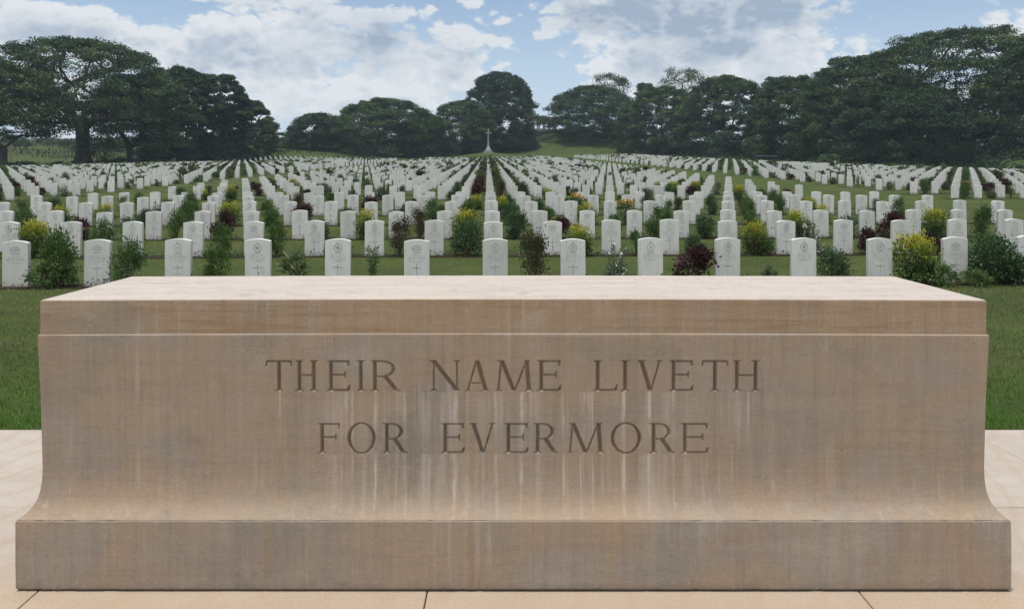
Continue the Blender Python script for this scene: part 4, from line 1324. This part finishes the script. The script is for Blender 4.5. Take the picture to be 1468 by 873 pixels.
# ------------------------------------------------------------------ colonnade on the hill
def build_colonnade():
    z = 312.0
    x = at(776, z); g = gz(x, z)
    zb = (HY - 186.5) / F * z + CAMZ
    root = empty('colonnade', (x, z, g))
    tag(root, 'ring of stone columns under a flat entablature on the hilltop', 'colonnade')
    st = simple('colonnade_stone', (.19, .175, .15), .85, .15, 2)
    b = zb - g
    R = 6.2
    obj('terrace', lathe('terrace', [(R + 2.0, -2.0), (R + 2.0, b - .25), (R + 1.2, b - .25), (R + 1.2, b)], st, 40, False), root)
    for q in range(16):
        a = q * 2 * pi / 16 + .1
        obj('column', lathe('column', [(.42, b), (.42, b + .25), (.34, b + .3), (.30, b + 3.6), (.42, b + 3.75), (.42, b + 3.9)], st, 12, True, (R * cos(a), R * sin(a), 0)), root)
    n = 48
    th = np.arange(n) * 2 * pi / n
    V = []
    for (rr, zz) in ((R - .5, b + 3.9), (R + .55, b + 3.9), (R + .55, b + 4.6), (R + .75, b + 4.65), (R + .75, b + 4.95), (R - .5, b + 4.95)):
        V += [(rr * cos(t), rr * sin(t), zz) for t in th]
    Fq = [(i * n + j, i * n + (j + 1) % n, ((i + 1) % 6) * n + (j + 1) % n, ((i + 1) % 6) * n + j) for i in range(6) for j in range(n)]
    obj('entablature', mesh_np('entablature', V, np.array(Fq), st), root)
build_colonnade()

# ------------------------------------------------------------------ paths and small structures
tag(obj('path', strip('path', [(at(900, 262), 262), (at(950, 246), 246), (at(1020, 212), 212)], 3.2, .05, M_PATH, 30)), 'grey path running down under the right-hand trees', kind='structure')
tag(obj('path', strip('path', [(at(630, 246), 244), (at(652, 246), 246), (at(672, 250), 250)], 2.2, .05, simple('pale_path', (.42, .40, .36), .9), 16)), 'pale path left of the cross', kind='structure')
tag(obj('path', strip('path', [(at(755, 296), 294), (at(800, 296), 296), (at(845, 296), 299)], 1.6, .08, simple('bank_path', (.30, .28, .24), .9), 16)), 'pale path below the colonnade', kind='structure')

M_ROOF = simple('roof_sheet', (.20, .23, .27), .55, .12, 2)
M_TRIM = simple('white_trim', (.72, .72, .70), .6, .06)
M_TIMBER = simple('dark_timber', (.05, .045, .04), .85, .2, 5)
def build_shelter():
    z = 180.0; x = at(1098, z); g = gz(x, z)
    root = empty('shelter', (x, z, g), .1)
    tag(root, 'small open shelter with flat pale roof under the right trees', 'shelter')
    obj('roof', box_mesh('roof', (0, 0, 2.55), (4.2, 3.0, .18), M_ROOF, .03), root)
    for sx in (-1, 1):
        for sy in (-1, 1):
            obj('post', box_mesh('post', (sx * 1.85, sy * 1.3, 1.2), (.14, .14, 2.52), M_TIMBER, .01), root)
    bm = bmesh.new()
    for xx in (-1.2, .2, 1.4):
        r = bmesh.ops.create_cube(bm, size=1)
        for v in r['verts']: v.co = (xx + v.co.x * 1.0, -1.3 + v.co.y * .35, .75 + v.co.z * .1)
        for dx in (-.4, .4):
            r = bmesh.ops.create_cube(bm, size=1)
            for v in r['verts']: v.co = (xx + dx + v.co.x * .08, -1.3 + v.co.y * .3, .35 + v.co.z * .7)
    obj('bench', from_bm(bm, 'bench', M_ROOF), root)
build_shelter()
def build_hut():
    z = 147.0; x = at(1402, z); g = gz(x, z)
    root = empty('hut', (x, z, g), -.5)
    tag(root, 'dim hut with grey gabled roof and white fascia under the right trees', 'hut')
    obj('wall', box_mesh('wall', (0, 0, 1.1), (3.2, 2.6, 2.4), simple('hut_wall', (.12, .13, .13), .9), .02), root)
    bm = bmesh.new()
    prof = [(-1.75, 2.25), (0, 3.15), (1.75, 2.25), (1.75, 2.37), (0, 3.29), (-1.75, 2.37)]
    for yy in (-1.6, 1.6):
        for p in prof: bm.verts.new((p[0], yy, p[1]))
    bm.verts.ensure_lookup_table()
    v = bm.verts
    for i in range(6):
        j = (i + 1) % 6
        bm.faces.new((v[i], v[j], v[6 + j], v[6 + i]))
    for o in (0, 6):
        bm.faces.new((v[o], v[o + 1], v[o + 4], v[o + 5])); bm.faces.new((v[o + 1], v[o + 2], v[o + 3], v[o + 4]))
    obj('roof', from_bm(bm, 'roof', M_ROOF), root)
    for sg in (-1, 1):
        bm = bmesh.new()
        r = bmesh.ops.create_cube(bm, size=1)
        for q in r['verts']: q.co = (q.co.x * 1.97, -1.63 + q.co.y * .04, q.co.z * .2)
        bmesh.ops.rotate(bm, verts=bm.verts, cent=(0, -1.63, 0), matrix=__import__('mathutils').Matrix.Rotation(.475 * sg, 3, 'Y'))
        bmesh.ops.translate(bm, verts=bm.verts, vec=(sg * .875, 0, 2.74))
        obj('fascia', from_bm(bm, 'fascia', M_TRIM), root)
    obj('door', box_mesh('door', (.3, -1.33, .95), (.8, .05, 1.9), M_TIMBER, .01), root)
build_hut()
def low_wall():
    z = 172.0; x = at(1160, z)
    root = empty('low_wall', (x, z, gz(x, z)), .02)
    tag(root, 'long low pale wall at the foot of the right thicket', 'wall')
    obj('masonry', box_mesh('masonry', (0, 0, .2), (11.0, .35, .9), simple('wall_stone', (.30, .29, .27), .9, .2, 1.5), .03), root)
    obj('coping', box_mesh('coping', (0, 0, .69), (11.2, .45, .09), simple('coping_stone', (.42, .41, .38), .85), .02), root)
low_wall()
for i, (px, z, h, w) in enumerate(((1092, 178, 1.5, 'uphill, below the shelter'), (1137, 166, 1.3, 'in front of the low wall'), (1197, 140, 1.4, 'beside the small palm'), (1227, 134, 1.0, 'right of the small palm'), (94, 138, 1.3, 'before the left hedge under the huge tree'))):
    x = at(px, z)
    root = empty('marker_post', (x, z, gz(x, z)))
    tag(root, f'short white marker post {w}', 'post', 'white marker posts')
    obj('shaft', box_mesh('shaft', (0, 0, h / 2 - .1), (.32, .25, h + .2), M_TRIM, .02, .85), root)
    obj('cap', box_mesh('cap', (0, 0, h + .06), (.40, .33, .10), M_TRIM, .02), root)
# fence under the left trees
def fence():
    root = empty('fence', (at(30, 205), 205, gz(at(30, 205), 205)))
    tag(root, 'thin wire fence on dark posts behind the left tree trunks', 'fence')
    ox, oy, og = root.location
    tops = []
    for i in range(15):
        x, y = at(10 + i * 22, 205), 205.0
        g = gz(x, y)
        obj('post', box_mesh('post', (x - ox, y - oy, g - og + .75), (.16, .16, 1.9), M_TIMBER), root)
        tops.append((x - ox, y - oy - .09, g - og))
    segs = []
    for h in (.5, 1.0, 1.5):
        segs += [((a[0], a[1], a[2] + h), (b[0], b[1], b[2] + h), .02, .02) for a, b in zip(tops, tops[1:])]
    sv, sf = tubes_np(segs, 4)
    obj('wire', mesh_np('wire', sv, sf, M_TIMBER), root)
fence()

# ------------------------------------------------------------------ haze
USE_HAZE = True
if USE_HAZE:
    bm = bmesh.new()
    r = bmesh.ops.create_cube(bm, size=1)
    for v in r['verts']: v.co = (v.co.x * 2000, 700 + v.co.y * 1800, 30 + v.co.z * 80)
    m = bpy.data.materials.new('haze'); m.use_nodes = True
    t = m.node_tree; t.nodes.clear()
    o_ = t.nodes.new('ShaderNodeOutputMaterial'); pv_ = t.nodes.new('ShaderNodeVolumePrincipled')
    pv_.inputs['Color'].default_value = (.66, .80, 1.0, 1); pv_.inputs['Density'].default_value = .00024; pv_.inputs['Anisotropy'].default_value = .2
    t.links.new(pv_.outputs[0], o_.inputs['Volume'])
    tag(obj('haze', from_bm(bm, 'haze', m)), 'thin bluish air between the viewer and the trees', kind='stuff')

# ------------------------------------------------------------------ sky
SUN_EL, SUN_AZ = radians(83.5), radians(-135)      # azimuth measured from +Y towards +X
def build_world():
    w = bpy.data.worlds.new('World'); SC.world = w; w.use_nodes = True
    n = NT.__new__(NT); n.t = w.node_tree; n.t.nodes.clear()
    out = n.t.nodes.new('ShaderNodeOutputWorld')
    sky = n.node('ShaderNodeTexSky', sky_type='NISHITA', sun_disc=False, sun_elevation=SUN_EL, sun_rotation=SUN_AZ, altitude=50, air_density=1.0, dust_density=.6, ozone_density=2.0)
    d = n.node('ShaderNodeTexCoord').outputs['Generated']
    x, y, z = n.sep(d)
    az = n.math('ARCTAN2', x, y)
    el = n.math('ARCSINE', z)
    # cloud field, flattened towards the horizon
    q = n.math('ADD', n.math('MAXIMUM', z, 0.0), .16)
    cv = n.comb(n.math('DIVIDE', x, q), n.math('DIVIDE', y, q), 0.0)
    dv = n.mapv(d, (5.0, 5.0, 8.0), (2.3, .7, 1.9))
    def dens(off):
        vv = n.node('ShaderNodeVectorMath', {0: dv, 1: (0, 0, off)}, operation='ADD').outputs[0]
        a = n.noise(vv, 1.0, 9, .56, .35)
        b = n.noise(n.mapv(vv, (1, 1, 1.15), (7, 3, 1)), 3.1, 9, .66, .1)
        bil = None
        for sc_, w_ in ((2.4, .50), (5.2, .27), (11.0, .11), (23.0, .05)):
            k_ = n.math('ABSOLUTE', n.math('SUBTRACT', n.noise(n.mapv(vv, (1, 1, 1.1), (sc_, 2, 5)), sc_, 2, .5), .5))
            k_ = n.math('MULTIPLY', k_, w_ * 2.0)
            bil = k_ if bil is None else n.math('ADD', bil, k_)
        base = n.math('ADD', n.math('MULTIPLY', a, .45), n.math('MULTIPLY', b, .18))
        return n.math('ADD', base, n.math('MULTIPLY', bil, 1.15))
    G = [(430, 70, 220, 58, .17), (640, 90, 48, 34, .13), (180, 88, 120, 22, .12), (480, 160, 240, 40, .13), (215, -2, 120, 18, .20), (20, 66, 30, 22, .12),
         (50, 20, 70, 24, -.20), (255, 38, 90, 12, -.14), (735, 60, 60, 50, -.16), (780, 130, 60, 36, -.14), (620, 25, 50, 22, -.12),
         (930, 70, 130, 60, .16), (820, 20, 70, 18, .12), (1120, 90, 130, 40, .17), (1000, 10, 260, 28, .13), (1310, 40, 70, 36, -.16), (1445, 25, 40, 30, .16)]
    tot = 0.0
    for (px, py, sx, sy, amp) in G:
        a0, e0 = math.atan((px - CX) / F), math.atan((HY - py) / F)
        da = n.math('MULTIPLY', n.math('SUBTRACT', az, a0), F / sx)
        de = n.math('MULTIPLY', n.math('SUBTRACT', el, e0), F / sy)
        r2 = n.math('ADD', n.math('MULTIPLY', da, da), n.math('MULTIPLY', de, de))
        g = n.math('MULTIPLY', n.math('EXPONENT', n.math('MULTIPLY', r2, -.7)), amp)
        tot = g if isinstance(tot, float) else n.math('ADD', tot, g)
    GS = [(505, 52, 70, 26, .55), (545, 82, 60, 14, .35), (205, 4, 130, 14, .75), (385, 103, 60, 10, .3), (1000, 32, 200, 34, .55), (1075, 76, 80, 13, .35), (930, 100, 50, 10, .2), (650, 95, 26, 14, .25),
          (1000, 108, 60, 12, -.3), (1160, 78, 60, 16, -.3), (560, 130, 120, 14, -.3), (860, 70, 20, 50, -.3), (350, 40, 60, 14, -.25), (1110, 60, 40, 8, -.2)]
    gsum = 0.0
    for (px, py, sx, sy, amp) in GS:
        a0, e0 = math.atan((px - CX) / F), math.atan((HY - py) / F)
        da = n.math('MULTIPLY', n.math('SUBTRACT', az, a0), F / sx)
        de = n.math('MULTIPLY', n.math('SUBTRACT', el, e0), F / sy)
        r2 = n.math('ADD', n.math('MULTIPLY', da, da), n.math('MULTIPLY', de, de))
        g = n.math('MULTIPLY', n.math('EXPONENT', n.math('MULTIPLY', r2, -.7)), amp)
        gsum = g if isinstance(gsum, float) else n.math('ADD', gsum, g)
    d0 = n.math('ADD', dens(0.0), tot)
    d1 = n.math('ADD', dens(.24), tot)
    d2 = n.math('ADD', dens(.10), tot)
    cov = n.smooth(d0, .462, .572)
    fn = n.noise(n.mapv(d, (9, 9, 18), (4, 1, 3)), 1.0, 6, .6, .15)
    shade = n.math('ADD', n.math('MULTIPLY', n.smooth(d1, .52, .76), .55), n.math('MULTIPLY', n.smooth(d2, .56, .78), .40))
    shade = n.math('ADD', n.math('MULTIPLY', shade, .8), gsum)
    shade = n.math('MULTIPLY', shade, n.smooth(fn, .30, .62, .35, 1.25), clamp=True)
    K = 10.0   # the background strength below divides this out
    white = (.77 * K, .795 * K, .815 * K); grey = (.34 * K, .42 * K, .53 * K)
    cc = n.mix(shade, (*white, 1), (*grey, 1))
    blue = n.mix(1.0, sky.outputs[0], (1.08, 1.13, 1.16, 1), 'MULTIPLY')
    # thin veil towards the horizon
    veil = n.smooth(el, .30, .02, .15, .85)
    blue = n.mix(veil, blue, (.60 * K, .71 * K, .82 * K, 1))
    c = n.mix(n.math('MULTIPLY', cov, .93), blue, cc)
    # unseen sky behind and overhead brightened as added fill for the shaded fronts
    back = n.math('MAXIMUM', n.smooth(y, .25, -.35, 0, 1), n.smooth(z, .45, .85, 0, .8))
    c = n.mix(n.math('MULTIPLY', back, .85), c, (1.0 * K, 1.035 * K, 1.075 * K, 1))
    bg = n.node('ShaderNodeBackground', {0: c, 1: .1})
    n.t.links.new(bg.outputs[0], out.inputs[0])
build_world()

sun = bpy.data.lights.new('sun', 'SUN')
sun.energy = 2.95; sun.angle = radians(4.0); sun.color = (1.0, .965, .90)
so = bpy.data.objects.new('sun', sun); link(so)
from mathutils import Vector
dvec = Vector((sin(SUN_AZ) * cos(SUN_EL), cos(SUN_AZ) * cos(SUN_EL), sin(SUN_EL)))
so.rotation_euler = dvec.to_track_quat('Z', 'Y').to_euler()
so.location = (0, 0, 60)

# ------------------------------------------------------------------ camera and output
cam = bpy.data.cameras.new('camera')
cam.sensor_width = 36.0
cam.lens = F / 1468 * 36.0
cam.shift_x = 0.0
cam.shift_y = -(436.5 - HY) / 1468
cam.clip_start = .05; cam.clip_end = 6000
co = bpy.data.objects.new('camera', cam); link(co)
co.location = (0, 0, CAMZ); co.rotation_euler = (radians(90), 0, 0)
SC.camera = co
SC.view_settings.view_transform = 'Standard'
SC.view_settings.look = 'None'
SC.view_settings.exposure = 0.06
SC.view_settings.gamma = 1.0
SC.view_settings.use_curve_mapping = False
SC.cycles.max_bounces = 6
SC.cycles.diffuse_bounces = 3
SC.cycles.transmission_bounces = 3
SC.cycles.volume_bounces = 1
SC.cycles.use_denoising = True
